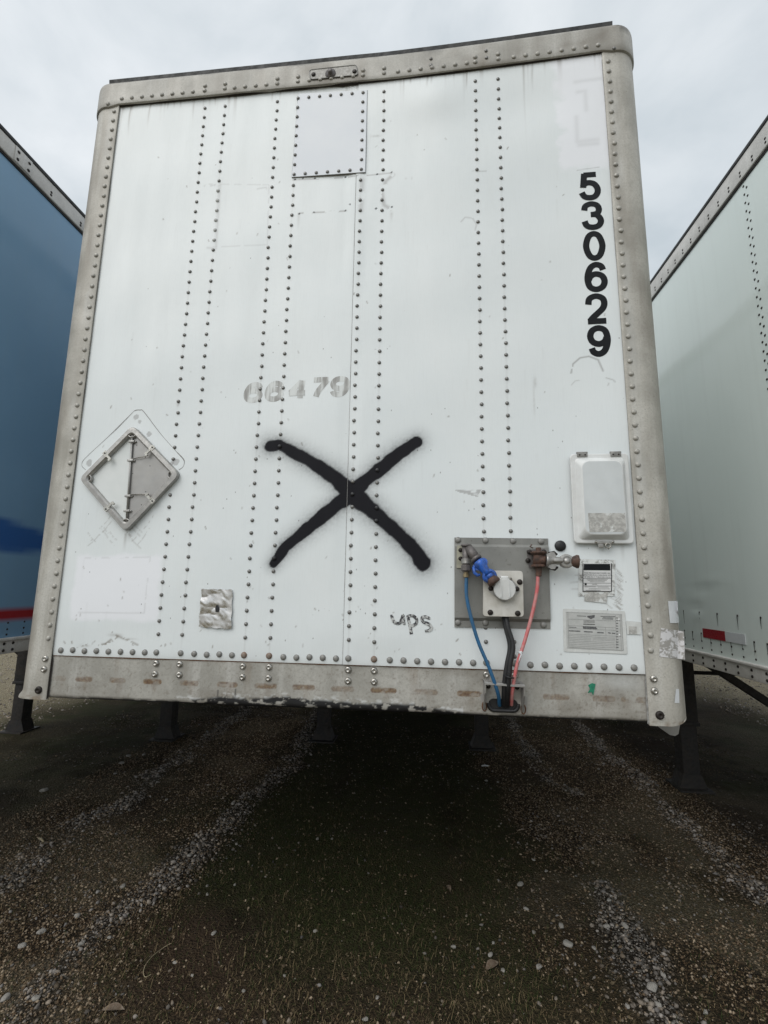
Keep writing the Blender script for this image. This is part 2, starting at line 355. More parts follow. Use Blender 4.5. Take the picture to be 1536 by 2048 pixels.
# ------------------------------------------------------------------ mesh helpers
class MB:
    def __init__(s):
        s.v = []; s.f = []; s.smooth = []
    def add(s, vs, fs, smooth=False):
        o = len(s.v)
        s.v += [tuple(map(float, p)) for p in vs]
        s.f += [tuple(i + o for i in f) for f in fs]
        s.smooth += [smooth] * len(fs)
        return s
    def box(s, x0, x1, y0, y1, z0, z1, bev=0.0):
        if bev <= 0:
            vs = [(x, y, z) for z in (z0, z1) for y in (y0, y1) for x in (x0, x1)]
            fs = [(0, 2, 3, 1), (4, 5, 7, 6), (0, 1, 5, 4), (1, 3, 7, 5), (3, 2, 6, 7), (2, 0, 4, 6)]
            return s.add(vs, fs)
        bm = bmesh.new()
        bmesh.ops.create_cube(bm, size=1, matrix=Matrix.Translation(((x0 + x1) / 2, (y0 + y1) / 2, (z0 + z1) / 2)) @ Matrix.Diagonal((abs(x1 - x0), abs(y1 - y0), abs(z1 - z0), 1)))
        bmesh.ops.bevel(bm, geom=bm.edges[:], offset=bev, segments=2, affect='EDGES', profile=0.6)
        bm.verts.index_update()
        s.add([v.co for v in bm.verts], [[v.index for v in f.verts] for f in bm.faces], True)
        bm.free()
        return s
    def tube(s, pts, r, seg=10, cap=True, flat=None):
        pts = [Vector(p) for p in pts]; n = len(pts)
        rr = r if isinstance(r, (list, tuple)) else [r] * n
        vs, fs = [], []
        t0 = (pts[1] - pts[0]).normalized()
        up = Vector((0, 0, 1)) if abs(t0.z) < 0.9 else Vector((1, 0, 0))
        u = t0.cross(up).normalized()
        for i, p in enumerate(pts):
            t = (pts[min(i + 1, n - 1)] - pts[max(i - 1, 0)]).normalized()
            u = (u - t * u.dot(t)).normalized(); w = t.cross(u)
            for k in range(seg):
                a = 2 * math.pi * k / seg
                vs.append(p + (u * math.cos(a) + w * math.sin(a)) * rr[i])
        for i in range(n - 1):
            for k in range(seg):
                k2 = (k + 1) % seg
                fs.append((i * seg + k, i * seg + k2, (i + 1) * seg + k2, (i + 1) * seg + k))
        s.add(vs, fs, True)
        if cap:
            o = len(s.v) - len(vs)
            s.f += [tuple(o + k for k in reversed(range(seg))), tuple(o + (n - 1) * seg + k for k in range(seg))]
            s.smooth += [False, False]
        return s
    def loft(s, rings, cap0=True, cap1=True, smooth=False, closed=True):
        k = len(rings[0]); vs = [p for r in rings for p in r]; fs = []
        for i in range(len(rings) - 1):
            for j in range(k if closed else k - 1):
                j2 = (j + 1) % k
                fs.append((i * k + j, i * k + j2, (i + 1) * k + j2, (i + 1) * k + j))
        s.add(vs, fs, smooth)
        o = len(s.v) - len(vs)
        if cap0: s.f.append(tuple(o + j for j in reversed(range(k)))); s.smooth.append(False)
        if cap1: s.f.append(tuple(o + (len(rings) - 1) * k + j for j in range(k))); s.smooth.append(False)
        return s
    def lathe(s, c, axis, prof, seg=16, smooth=True):
        # prof: list of (radius, distance along axis)
        c = Vector(c); ax = Vector(axis).normalized()
        up = Vector((0, 0, 1)) if abs(ax.z) < 0.9 else Vector((1, 0, 0))
        u = ax.cross(up).normalized(); w = ax.cross(u)
        rings = [[c + ax * d + (u * math.cos(2 * math.pi * k / seg) + w * math.sin(2 * math.pi * k / seg)) * r for k in range(seg)] for r, d in prof]
        return s.loft(rings, True, True, smooth)
    def build(s, name, mat, parent=None, fix=True):
        me = bpy.data.meshes.new(name)
        me.from_pydata(s.v, [], s.f)
        me.polygons.foreach_set('use_smooth', s.smooth)
        if fix:
            bm = bmesh.new(); bm.from_mesh(me)
            bmesh.ops.recalc_face_normals(bm, faces=bm.faces[:])
            bm.to_mesh(me); bm.free()
        me.update()
        return link(name, me, mat, parent)

def link(name, me, mat, parent=None):
    o = bpy.data.objects.new(name, me); COL.objects.link(o)
    if mat and not me.materials:
        me.materials.append(MATS[mat] if isinstance(mat, str) else mat)
    if parent: o.parent = parent
    return o
def tag(o, label=None, cat=None, group=None, kind=None):
    if label: o['label'] = label
    if cat: o['category'] = cat
    if group: o['group'] = group
    if kind: o['kind'] = kind
    return o
def empty(name, loc, parent=None):
    o = bpy.data.objects.new(name, None); COL.objects.link(o); o.location = loc
    o.empty_display_size = 0.2
    if parent: o.parent = parent
    return o

def grid_mesh(name, V, nu, nv, marks=None, attr='marks', smooth=True):
    """V: (nv, nu, 3) array; faces wound so that u to the right and v up faces -y"""
    me = bpy.data.meshes.new(name)
    idx = np.arange(nu * nv).reshape(nv, nu)
    q = np.stack([idx[:-1, :-1], idx[:-1, 1:], idx[1:, 1:], idx[1:, :-1]], -1).reshape(-1, 4)
    me.vertices.add(nu * nv); me.vertices.foreach_set('co', V.reshape(-1).astype(np.float32))
    me.loops.add(q.size); me.loops.foreach_set('vertex_index', q.reshape(-1).astype(np.int32))
    me.polygons.add(len(q)); me.polygons.foreach_set('loop_start', np.arange(0, q.size, 4, dtype=np.int32))
    me.polygons.foreach_set('use_smooth', np.full(len(q), smooth))
    me.update(calc_edges=True)
    if marks is not None:
        a = me.attributes.new(attr, 'FLOAT_COLOR', 'POINT')
        a.data.foreach_set('color', np.clip(marks, 0, 1).reshape(-1).astype(np.float32))
    return me

def rrect(cx, cz, w, h, r, n=5, rot=0.0):
    pts = []
    for sx, sz, a0 in ((1, 1, 0), (-1, 1, 90), (-1, -1, 180), (1, -1, 270)):
        for k in range(n + 1):
            a = math.radians(a0 + 90 * k / n)
            pts.append((sx * (w / 2 - r) + r * math.cos(a), sz * (h / 2 - r) + r * math.sin(a)))
    c, s_ = math.cos(rot), math.sin(rot)
    return [(cx + x * c - z * s_, cz + x * s_ + z * c) for x, z in pts]
def rquad(corners, r, n=4):
    """rounded polygon through given (x, z) corners"""
    pts = []; m = len(corners)
    for i in range(m):
        p = Vector(corners[i]); a = (Vector(corners[i - 1]) - p).normalized(); b = (Vector(corners[(i + 1) % m]) - p).normalized()
        for k in range(n + 1):
            t = k / n
            q = (p + a * r) * (1 - t) ** 2 + p * 2 * t * (1 - t) + (p + b * r) * t ** 2
            pts.append((q.x, q.y))
    return pts
def catmull(pts, n=8, closed=False):
    p = [np.array(q, float) for q in pts]; out = []
    m = len(p)
    for i in range(m if closed else m - 1):
        if closed: a, b, c, d = p[i - 1], p[i], p[(i + 1) % m], p[(i + 2) % m]
        else: a, b, c, d = p[max(i - 1, 0)], p[i], p[i + 1], p[min(i + 2, m - 1)]
        for k in range(n):
            t = k / n
            out.append(0.5 * (2 * b + (c - a) * t + (2 * a - 5 * b + 4 * c - d) * t * t + (3 * b - a - 3 * c + d) * t ** 3))
    if not closed: out.append(p[-1])
    return out
def in_poly(poly):
    return poly

# ------------------------------------------------------------------ trailer nose geometry
ZB, ZSEAM = 1.147, 1.313            # bottom edge of the nose, seam between sheet and bottom rail
XP = 1.137                          # inner edge of the corner posts
SEAM_X = 0.050
def top_dz(x):                      # the front top rail has been bent up towards one end
    return 0.038 * max(0.0, (x - 0.17) / 0.97) ** 1.4
def sheet_y(X, Z):
    X = np.asarray(X, float); Z = np.asarray(Z, float)
    e = sstep(0, 0.10, XP - np.abs(X)) * sstep(0, 0.12, Z - ZSEAM) * sstep(0, 0.05, 3.93 - Z) * sstep(0, 0.06, np.abs(X - SEAM_X))
    w = 0.0022 * np.sin(5.1 * X + 1.3) * np.sin(2.3 * Z + 0.4) + 0.0016 * np.sin(9.3 * X + 2.1 * Z) + 0.0010 * np.sin(13 * Z - 4 * X)
    b = -0.010 * np.exp(-((X - 0.40) / 0.13) ** 2 - ((Z - 3.80) / 0.10) ** 2) + 0.006 * np.exp(-((X - 0.82) / 0.16) ** 2 - ((Z - 3.72) / 0.12) ** 2)
    base = np.where(X > SEAM_X, -0.0022, 0.0)
    return base + e * (w + b)

trailer = tag(empty('box_trailer', (0, 0, 0)), 'white box trailer nose with a black spray-painted X, standing between two others', 'trailer')

# --- the sheets and everything painted, rubbed or smeared on them
def stroke_mask(X, Z, pts, radii, soft, seed):
    """sprayed line: dense core, ragged rim, overspray"""
    best = np.full(X.shape, 9.0)
    nz = fbm(X * 32, Z * 32, seed, 4) - 0.5; fine = vnoise(X * 170, Z * 170, seed + 5)
    for (a, b), (r0, r1) in zip(zip(pts[:-1], pts[1:]), zip(radii[:-1], radii[1:])):
        d, t = seg_dist(X, Z, a, b)
        best = np.minimum(best, d / (1.06 * (r0 + (r1 - r0) * t)))
    k = best + nz * 0.42
    core = 1 - sstep(0.92, 1.26, k)
    mist = np.exp(-np.clip(best - 1.0, 0, 9) / soft) * 0.62 * (0.70 + 0.45 * fine)
    return np.clip(np.maximum(core, mist * sstep(5.0, 2.5, best)), 0, 1)

def sheet_marks(X, Z):
    M = np.zeros(X.shape + (4,))
    # X
    s1 = [P(*p) for p in [(541, 892), (560, 890), (597, 910), (637, 933), (672, 956), (703, 988), (735, 1013), (775, 1048), (818, 1088), (847, 1126)]]
    r1 = [.0235, .0205, .024, .0235, .027, .036, .029, .0245, .0255, .0275]
    s2 = [P(*p) for p in [(833, 884), (798, 907), (761, 938), (732, 962), (703, 988), (672, 1011), (637, 1040), (597, 1072), (571, 1094), (547, 1127)]]
    r2 = [.021, .024, .025, .0235, .034, .026, .0245, .021, .021, .0155]
    M[..., 0] = np.maximum(stroke_mask(X, Z, s1, r1, 1.0, 3), stroke_mask(X, Z, s2, r2, 0.95, 9))
    g = np.zeros(X.shape)
    # runs of dirt under the top rail
    topz = 3.922 + 0.038 * np.clip((X - 0.17) / 0.97, 0, None) ** 1.4
    dist = topz - Z
    fine = vnoise(X * 55, Z * 1.5, 21); vfine = vnoise(X * 170, Z * 2.0, 23)
    L = 0.03 + 0.30 * np.clip(vnoise(X * 30, X * 0 + 3.3, 22) - 0.45, 0, 1) ** 1.3
    g += 0.55 * sstep(0.60, 0.85, 0.6 * fine + 0.4 * vfine) * np.exp(-np.clip(dist, 0, 9) / L)
    g += 0.25 * np.exp(-np.clip(dist, 0, 9) / 0.012)
    for px, ln, am in ((264, .20, .6), (302, .16, .5), (389, .14, .4), (335, .06, .4), (432, .06, .4), (545, .07, .45), (715, .05, .6), (855, .09, .45), (862, .07, .4), (932, .13, .6), (1068, .17, .4), (820, .05, .5), (350, .05, .4), (360, .05, .4)):
        x0 = P(px, 205)[0]
        g += am * np.exp(-((X - x0 + 0.004 * np.sin(Z * 20 + px)) / 0.0042) ** 2) * sstep(ln, ln * 0.2, dist) * (dist > -0.02)
    # runs from rivets and hardware lower down
    for k in range(70):
        x0 = RNG.uniform(-XP, XP); z0 = RNG.uniform(1.45, 3.7); ln = RNG.uniform(.05, .22); am = RNG.uniform(.02, .07)
        d = z0 - Z
        g += am * np.exp(-((X - x0) / 0.004) ** 2) * sstep(-0.005, 0.005, d) * sstep(ln, 0, d)
    for px, py, ln, am in ((251, 1066, .09, .5), (258, 1066, .05, .3), (598, 428, .10, .3), (783, 425, .06, .3), (1244, 1090, .08, .25), (1150, 1090, .05, .2)):
        x0, z0 = P(px, py); d = z0 - Z
        g += am * np.exp(-((X - x0) / 0.006) ** 2) * sstep(-0.005, 0.005, d) * sstep(ln, 0, d)
    for x0 in (-.697, -.596, -.338, -.238, .071, .169, .584, .686):
        g += .16 * np.exp(-((X - x0) / .0030) ** 2) * sstep(.42, .70, vnoise(Z * 4.5, X * 0 + x0 * 31, 35)) * (Z < 3.85)
    # grime low down, and along the posts
    g += 0.07 * sstep(1.50, 1.32, Z) * (0.4 + fbm(X * 9, Z * 9, 31)) + 0.22 * np.exp(-(Z - ZSEAM) / 0.012) * (0.5 + vnoise(X * 40, Z * 40, 8))
    g += 0.16 * np.exp(-(XP - np.abs(X)) / 0.02) * fbm(X * 30, Z * 12, 33)
    # scuffs: small dashes flung by grit, mostly in the lower half
    n = 150
    for k in range(n):
        zz = 1.36 + 2.4 * RNG.random() ** 2.2; xx = RNG.uniform(-1.1, 1.1)
        an = RNG.uniform(-0.9, 0.9); ln = RNG.uniform(.001, .012); wd = RNG.uniform(.0006, .0014)
        m = (np.abs(X - xx) < .04) & (np.abs(Z - zz) < .04)
        if m.any():
            d, _ = seg_dist(X[m], Z[m], (xx, zz), (xx + ln * math.sin(an), zz + ln * math.cos(an)))
            g[m] += RNG.uniform(.3, .9) * np.exp(-(d / (wd + .0012)) ** 2)
    # arcs scratched under the placard holder
    for k in range(16):
        x0, z0 = P(250 + RNG.uniform(-75, 60), 1075 + RNG.uniform(-25, 22)); an = RNG.uniform(0.5, 1.2) * (1 if RNG.random() < .6 else -1)
        ln = RNG.uniform(.02, .07)
        m = (np.abs(X - x0) < .12) & (np.abs(Z - z0) < .12)
        d = poly_dist(X[m], Z[m], [(x0, z0), (x0 + ln * .6 * math.sin(an), z0 + ln * .4), (x0 + ln * math.sin(an * 1.3), z0 + ln)])
        g[m] += 0.38 * np.exp(-(d / .0022) ** 2) * (vnoise(X[m] * 120, Z[m] * 120, k) > .35)
    # hatching left by a scraper beside the inspection label
    for k in range(20):
        a = P(1232 + RNG.uniform(-3, 3), 1138 + k * 3.9); b = P(1243 + RNG.uniform(-3, 5), 1144 + k * 3.9 + RNG.uniform(0, 6))
        d, _ = seg_dist(X, Z, a, b); g += 0.42 * np.exp(-(d / .0020) ** 2)
    for a, b in (((1212, 1208), (1224, 1217)), ((1226, 1208), (1240, 1219)), ((1150, 1150), (1160, 1150)), ((1140, 1165), (1160, 1164)), ((1143, 1178), (1163, 1178)), ((1220, 1195), (1240, 1205))):
        d, _ = seg_dist(X, Z, P(*a), P(*b)); g += 0.4 * np.exp(-(d / .0022) ** 2)
    # smudges
    for px, py, sx, sz, am in ((752, 272, .020, .006, .35), (1070, 765, .006, .022, .32), (1068, 800, .0035, .06, .28), (356, 808, .006, .012, .5), (812, 358, .005, .005, .3), (824, 358, .002, .007, .5), (1100, 524, .004, .004, .5), (897, 833, .004, .003, .9), (230, 1270, .025, .006, .40), (170, 1292, .020, .005, .35), (258, 1278, .03, .004, .3), (275, 827, .012, .010, .0)):
        x0, z0 = P(px, py)
        g += am * np.exp(-((X - x0) / sx) ** 2 - ((Z - z0) / sz) ** 2) * (0.3 + 1.2 * fbm(X * 90, Z * 90, 41))
    for line in ([(195, 1290), (210, 1288), (232, 1271), (250, 1278), (275, 1290)], [(155, 1294), (170, 1289), (186, 1291)], [(207, 1290), (222, 1284), (234, 1274)]):
        d = poly_dist(X, Z, [P(*p) for p in line]); g += 0.62 * np.exp(-(d / .004) ** 2) * (fbm(X * 70, Z * 140, 47) > .47)
    M[..., 1] = np.clip(g, 0, 0.85)
    # newer white paint: a square low on one side and a cloud over an old name high on the other
    def soft_rect(px0, py0, px1, py1, s, seed):
        a = P(px0, py1); b = P(px1, py0)
        n_ = (fbm(X * 22, Z * 22, seed) - .5) * s * 2.4
        return sstep(-s, s, X - a[0] + n_) * sstep(-s, s, b[0] - X + n_) * sstep(-s, s, Z - a[1] + n_) * sstep(-s, s, b[1] - Z + n_)
    w = 0.85 * soft_rect(140, 1112, 325, 1240, .012, 51)
    a = P(1128, 340); b = P(1222, 112)
    n_ = (fbm(X * 16, Z * 16, 61) - .5) * 0.12
    w = np.maximum(w, 0.8 * sstep(0.93 - .02, 0.93 + .02, X + n_) * sstep(3.36, 3.41, Z + n_ * .5) * (X < XP))
    M[..., 2] = w
    # bare / glue greys: outlines of things taken off long ago
    gl = np.zeros(X.shape)
    def outline(pts, wd, am, brk):
        d = poly_dist(X, Z, [P(*p) for p in pts])
        return am * np.exp(-(d / wd) ** 2) * (fbm(X * 28, Z * 28, brk) > .40)
    gl += outline([(418, 368), (538, 370), (535, 490), (415, 495)], .003, .32, 71)
    gl += outline([(585, 360), (690, 354), (783, 346)], .003, .9, 72)
    gl += outline([(598, 427), (650, 424), (692, 421)], .0036, .95, 73)
    gl += outline([(945, 345), (1000, 343)], .0035, .55, 74)
    gl += outline([(410, 372), (440, 370), (432, 498), (416, 496)], .006, .4, 75)
    gl += outline([(160, 1116), (300, 1114), (288, 1226), (158, 1225)], .003, .28, 76)
    gl += outline([(922, 445), (930, 436), (945, 438), (953, 450), (950, 462)], .003, .55, 77)
    gl += outline([(786, 350), (772, 362), (764, 385), (768, 410), (782, 418)], .009, .75, 78)
    gl += outline([(725, 360), (722, 420)], .012, .5, 79)
    gl += outline([(1142, 747), (1146, 728), (1160, 716), (1178, 713), (1196, 720), (1206, 742)], .0032, .95, 80)
    gl += outline([(1143, 770), (1150, 762), (1170, 758)], .0022, .5, 81) + outline([(1212, 756), (1226, 760), (1230, 764)], .0025, .7, 82)
    gl += outline([(536, 380), (532, 375), (515, 378)], .004, .4, 83)
    x0, z0 = P(938, 987)
    gl += 0.75 * (np.abs(X - x0) < .052) * (np.abs(Z - z0) < .016) * sstep(.42, .55, fbm(X * 40, Z * 70, 84)) * (Z > z0 - .016 + .03 * vnoise(X * 50, Z * 0, 2))
    for px, py, rr in ((272, 834, .012), (279, 843, .008), (298, 868, .011), (178, 926, .013), (352, 924, .014), (345, 926, .008)):
        x0, z0 = P(px, py); gl += 0.7 * (np.hypot(X - x0, (Z - z0) * .9) < rr * (0.7 + .6 * fbm(X * 80, Z * 80, 85)))
    # ghost of an old name under the white cloud, read as faint bars
    for q_ in ([(1150, 165), (1200, 158)], [(1155, 185), (1170, 183), (1172, 222)], [(1152, 235), (1154, 285), (1195, 280)], [(1158, 292), (1195, 288)]):
        d = poly_dist(X, Z, [P(*p) for p in q_]); gl += 0.20 * np.exp(-(d / .010) ** 2)
    gl += outline([(1150, 342), (1198, 335)], .002, .6, 86)
    for px, py in ((590, 359), (606, 357), (630, 356), (691, 353), (754, 348), (783, 345), (599, 428), (628, 425), (691, 421), (700, 408), (752, 417), (783, 414)):
        x0, z0 = P(px, py); M[..., 0] = np.maximum(M[..., 0], 0.9 * (np.hypot(X - x0, Z - z0) < .0042))
    M[..., 3] = np.clip(gl, 0, 1)
    return M

def front_sheet(x0, x1):
    st = 0.004
    nu = int((x1 - x0) / st) + 1; z1 = 4.0; nv = int((z1 - ZSEAM) / st) + 1
    X, Z = np.meshgrid(np.linspace(x0, x1, nu), np.linspace(ZSEAM, z1, nv))
    Y = sheet_y(X, Z)
    if x0 > 0: Y = np.where(X <= SEAM_X + 1e-6, -0.0022, Y)
    else: Y = np.where(X > SEAM_X - .003, np.maximum(Y, 0) * 0 + .0004, Y)          # tucked under the other sheet
    me = grid_mesh('front_sheet', np.stack([X, Y, Z], -1), nu, nv, sheet_marks(X, Z))
    o = link('front_sheet', me, 'sheet', trailer)
    t = MB()                                            # cut edges, 2 mm thick
    def edge(pts):
        vs = []
        for (x, z) in pts:
            y = float(sheet_y(x + (1e-5 if x0 > 0 else 0), z)); vs += [(x, y, z), (x, y + 0.0020, z)]
        t.add(vs, [(2 * i, 2 * i + 1, 2 * i + 3, 2 * i + 2) for i in range(len(pts) - 1)])
    edge([(x, ZSEAM) for x in np.linspace(x0, x1, 40)])
    edge([(x0 if x0 > 0 else x1, z) for z in np.linspace(ZSEAM, z1, 60)])
    if x0 > 0:                                          # dark ribbon painting in the shade of the lap gap
        w = []
        for z in np.linspace(ZSEAM, 3.43, 90):
            k = .0010 + .0010 * float(vnoise(z * 11, 5.0, 6)); w += [(SEAM_X - k, -.0006, z), (SEAM_X + .0006, -.0027, z)]
        t.add(w, [(2 * i, 2 * i + 1, 2 * i + 3, 2 * i + 2) for i in range(89)])
    t.build('sheet_edge', 'caulk_and_lap_shade' if x0 > 0 else 'box_panel', o)
    return o
sheet_l = front_sheet(-XP - 0.02, SEAM_X + 0.02)
sheet_r = front_sheet(SEAM_X, XP + 0.02)

# --- bottom rail: a folded plate with weld marks, scraped black underseal and rust
def bottom_rail():
    nu = 760; prof = [(0.0035, ZSEAM + 0.03)] + [(0.0035, z) for z in np.linspace(ZSEAM + .004, ZB + 0.018, 46)]
    prof += [(0.0035 + 0.018 * (1 - math.cos(a)), ZB + 0.018 - 0.018 * math.sin(a)) for a in np.linspace(0.2, math.pi / 2, 8)]
    prof += [(0.06, ZB), (0.14, ZB)]
    prof = prof[::-1]
    xs = np.linspace(-XP - 0.01, XP + 0.01, nu)
    A = np.array(prof); nv = len(A)
    X = np.repeat(xs[None], nv, 0); Y = np.repeat(A[:, :1], nu, 1); Z = np.repeat(A[:, 1:], nu, 1)
    wob = 0.006 * (fbm(xs * 3, xs * 0, 91) - .5) + 0.0035 * (fbm(xs * 17, xs * 0, 92) - .5)
    Z = Z + (Z < ZB + .03) * wob[None]
    Y = Y + 0.0012 * np.sin(X * 7 + 1) * (Y < .01)
    M = np.zeros(X.shape + (4,))
    wz = 1.224
    for px, ln, am in ((165, .075, .7), (233, .07, .8), (303, .08, .9), (377, .08, .7), (454, .085, .75), (531, .09, .8), (607, .09, .75), (685, .09, .55), (767, .10, .85), (852, .09, .5), (938, .09, .85), (1112, .095, .6), (1207, .08, .55), (1246, .02, .5), (1285, .05, .5), (118, .05, .4)):
        x0 = P(px, 1370)[0]; h = ln / 2
        e = np.hypot(np.clip(np.abs(X - x0) - h + .010, 0, None) / .010, (Z - wz) / .0105)
        M[..., 1] = np.maximum(M[..., 1], am * sstep(1.05, .72, e) * (0.45 + .55 * sstep(.35, .6, fbm(X * 60, Z * 90, 93))))
        M[..., 1] = np.maximum(M[..., 1], .35 * am * np.exp(-((X - x0 - .01) / .012) ** 2) * sstep(.06, .0, wz - Z) * (Z < wz))
    M[..., 1] = np.maximum(M[..., 1], 0.75 * sstep(.010, 0, ZSEAM - Z + .004 * vnoise(X * 60, Z * 0, 4)) * (Z > ZSEAM - .02))
    st = vnoise(X * 28, Z * 2, 95)
    M[..., 1] = np.maximum(M[..., 1], .30 * sstep(.68, .9, st) * sstep(ZB, ZSEAM, Z))
    # black underseal, scraped
    d = Z - ZB
    reach = 0.008 + 0.028 * sstep(-.66, -.30, X) * sstep(.55, .30, X) * (0.35 + 1.1 * fbm(X * 7, X * 0, 96))
    pat = fbm(X * 42, Z * 90 + X * 6, 97)
    M[..., 0] = sstep(reach + .008, reach - .006, d) * np.where(d < .006, 1.0, sstep(.36, .47, pat))
    M[..., 0] *= sstep(-XP, -.9, X + 0 * Z) * .9 + .1
    M[..., 2] = .6 * sstep(.02, .0, np.abs(d - reach) - .006) * sstep(.55, .66, pat) * (d > .004) * (X > -.6) * (X < .5)
    x0, z0 = P(1245, 1365)
    M[..., 2] = np.maximum(M[..., 2], .35 * np.exp(-((X - x0) / .07) ** 2 - ((Z - z0) / .03) ** 2))
    M[..., 3] = .5 * sstep(.5, .8, fbm(X * 5, Z * 12, 98)) * .7 + .35 * sstep(.62, .75, fbm(X * 120, Z * 120, 99))
    for px, ln in ((470, .02), (435, .015)):
        x0, z0 = P(px, 1388); M[..., 0] = np.maximum(M[..., 0], .7 * np.exp(-((X - x0) / .003) ** 2) * (np.abs(Z - z0) < ln))
    me = grid_mesh('bottom_rail', np.stack([X, Y, Z], -1), nu, nv, M)
    return link('bottom_rail', me, 'grey_rail', trailer)
brail = bottom_rail()
m = MB()                                                 # rust bleeding out of the seam
xs = np.linspace(-XP, XP, 260)
vs = []
for x in xs:
    w_ = 0.0022 + 0.0030 * float(vnoise(x * 30, 1.0, 3)) * float(vnoise(x * 4, 2.0, 5) + .35)
    vs += [(x, 0.0012, ZSEAM - w_), (x, 0.0012, ZSEAM + 0.001)]
m.add(vs, [(2 * i, 2 * i + 2, 2 * i + 3, 2 * i + 1) for i in range(len(xs) - 1)])
m.build('rust_bead', 'rust_line', brail)

# --- corner posts
def corner_post(s):
    R = 0.098; y0 = -0.008
    prof = [(XP, 0.004), (XP, y0 + .001), (XP + 0.001, y0)] + [(x, y0) for x in (1.15, 1.165, 1.18, 1.195)]
    prof += [(1.295 - R + R * math.sin(a), y0 + R - R * math.cos(a)) for a in np.linspace(0.12, math.pi / 2, 14)]
    prof += [(1.295, .13), (1.295, .20)]
    A = np.array(prof); nu = len(A)
    zs = np.concatenate([np.linspace(ZB - .004, 1.20, 10), np.linspace(1.21, 3.90, 90), np.linspace(3.91, 3.985, 6)]); nv = len(zs)
    X = np.repeat(A[None, :, 0], nv, 0); Y = np.repeat(A[None, :, 1], nv, 0); Z = np.repeat(zs[:, None], nu, 1)
    # bottom: rounded lower corner and a flared, beaten lip
    out = np.clip((X - 1.2) / .095, 0, 1)
    low = sstep(1.19, ZB, Z)
    if s < 0: Y = Y - .012 * low ** 3 * out; X = X + .010 * low ** 4 * out
    else:
        Z = Z + .022 * out ** 2 * (Z < 1.15)
    Y = Y + .0020 * (fbm(X * 6 + s, Z * 5, 101) - .5) + .003 * (fbm(X * 10, Z * 10, 103) - .5) * low
    X = X * s
    # marks: bright rubbed streak beside the rivets, dark rim, stains
    M = np.zeros(X.shape + (4,))
    aX = np.abs(X)
    M[..., 2] = .22 * np.exp(-((aX - 1.172) / .016) ** 2) * sstep(.4, .7, fbm(X * 40, Z * 6, 105)) * (Z > 1.6)
    M[..., 3] = .45 * sstep(.55, .8, fbm(X * 12 + 4, Z * 2.2, 107)) + .25 * sstep(1.3, 1.15, Z) * fbm(X * 20, Z * 20, 109)
    M[..., 3] += .35 * np.exp(-((aX - 1.205) / .014) ** 2) * (Z > 2.6) * fbm(X * 3, Z * 3, 108)
    M[..., 1] = .5 * sstep(1.165, 1.15, Z) * (fbm(X * 40, Z * 40, 110) > .5)
    if s < 0: V = np.stack([X, Y, Z], -1)[:, ::-1]; M = M[:, ::-1]
    else: V = np.stack([X, Y, Z], -1)
    me = grid_mesh('corner_post', V, nu, nv, M)
    o = link('corner_post', me, 'grey_post', trailer)
    # folded seam strip where post meets rail and sheet
    t = MB()
    w = []
    for z in np.linspace(ZB, 3.92, 120):
        k = .0009 + .0030 * max(0, float(vnoise(z * 7, 3.0 + s, 6)) - .45) + (.003 if z < 1.31 else 0)
        w += [(s * (XP - k), -.0046 if z > ZSEAM else -.001, z), (s * (XP + .0005), -.0062, z)]
    t.add(w, [(2 * i, 2 * i + 1, 2 * i + 3, 2 * i + 2) for i in range(119)])
    t.build('sealant_bead', 'caulk_and_lap_shade' if s > 0 else 'bolt_dark', o)
    return o
post_l, post_r = corner_post(-1), corner_post(1)

# --- top rail wrapping round both corners, black roof edge, roof
def top_rail():
    R = 0.106; yo = -0.016; xo = 1.303
    path = [(-xo, 16.1), (-xo, 8.0), (-xo, 1.0), (-xo, .4), (-xo, .16)]
    path += [(-xo + R - R * math.cos(a), yo + R - R * math.sin(a)) for a in np.linspace(0, math.pi / 2, 12)]
    path += [(x, yo) for x in np.linspace(-1.18, 1.18, 60)]
    path += [(xo - R + R * math.sin(a), yo + R - R * math.cos(a)) for a in np.linspace(0, math.pi / 2, 12)]
    path += [(xo, .16), (xo, .4), (xo, 1.0), (xo, 8.0), (xo, 16.1)]
    lv = [(.012, 3.916), (.0015, 3.918), (0, 3.9205), (0, 3.945), (0, 3.97), (0, 4.0), (0, 4.03), (.001, 4.042), (.006, 4.047), (.05, 4.049)]
    V = np.zeros((len(lv), len(path), 3)); n = len(path)
    for i, (x, y) in enumerate(path):
        a = path[max(i - 1, 0)]; b = path[min(i + 1, n - 1)]
        t = Vector((b[0] - a[0], b[1] - a[1], 0)).normalized(); inn = Vector((-t.y, t.x, 0))
        dz = top_dz(min(x, 1.2)) if y < 1.5 else 0.0
        bowt = top_dz(1.2) * max(0, 1 - y / 8.0) if x > 1.29 else dz
        for j, (ins, z) in enumerate(lv):
            if y <= .16: z = z - (0.010 if z < 3.93 and (abs(x) > 1.16) else 0)   # corner casting laps lower
            V[j, i] = (x + inn.x * ins, y + inn.y * ins, z + (bowt if x > 1.29 else dz))
    X, Z = V[..., 0], V[..., 2]
    M = np.zeros(X.shape + (4,))
    M[..., 3] = .45 * sstep(.5, .75, fbm(X * 7, Z * 14, 111)) + .3 * sstep(.6, .8, vnoise(X * 35, Z * 2, 112)) + .5 * np.exp(-((X + 1.22) / .06) ** 2) * fbm(X * 20, Z * 20, 113)
    M[..., 0] = .5 * sstep(4.02, 4.05, Z) * (fbm(X * 12, Z * 6, 114) > .62)
    return link('top_rail', grid_mesh('top_rail', V, n, len(lv), M), 'grey_rail', trailer)
trail = top_rail()
m = MB()                                               # dark sealant line below the rail
vs = []
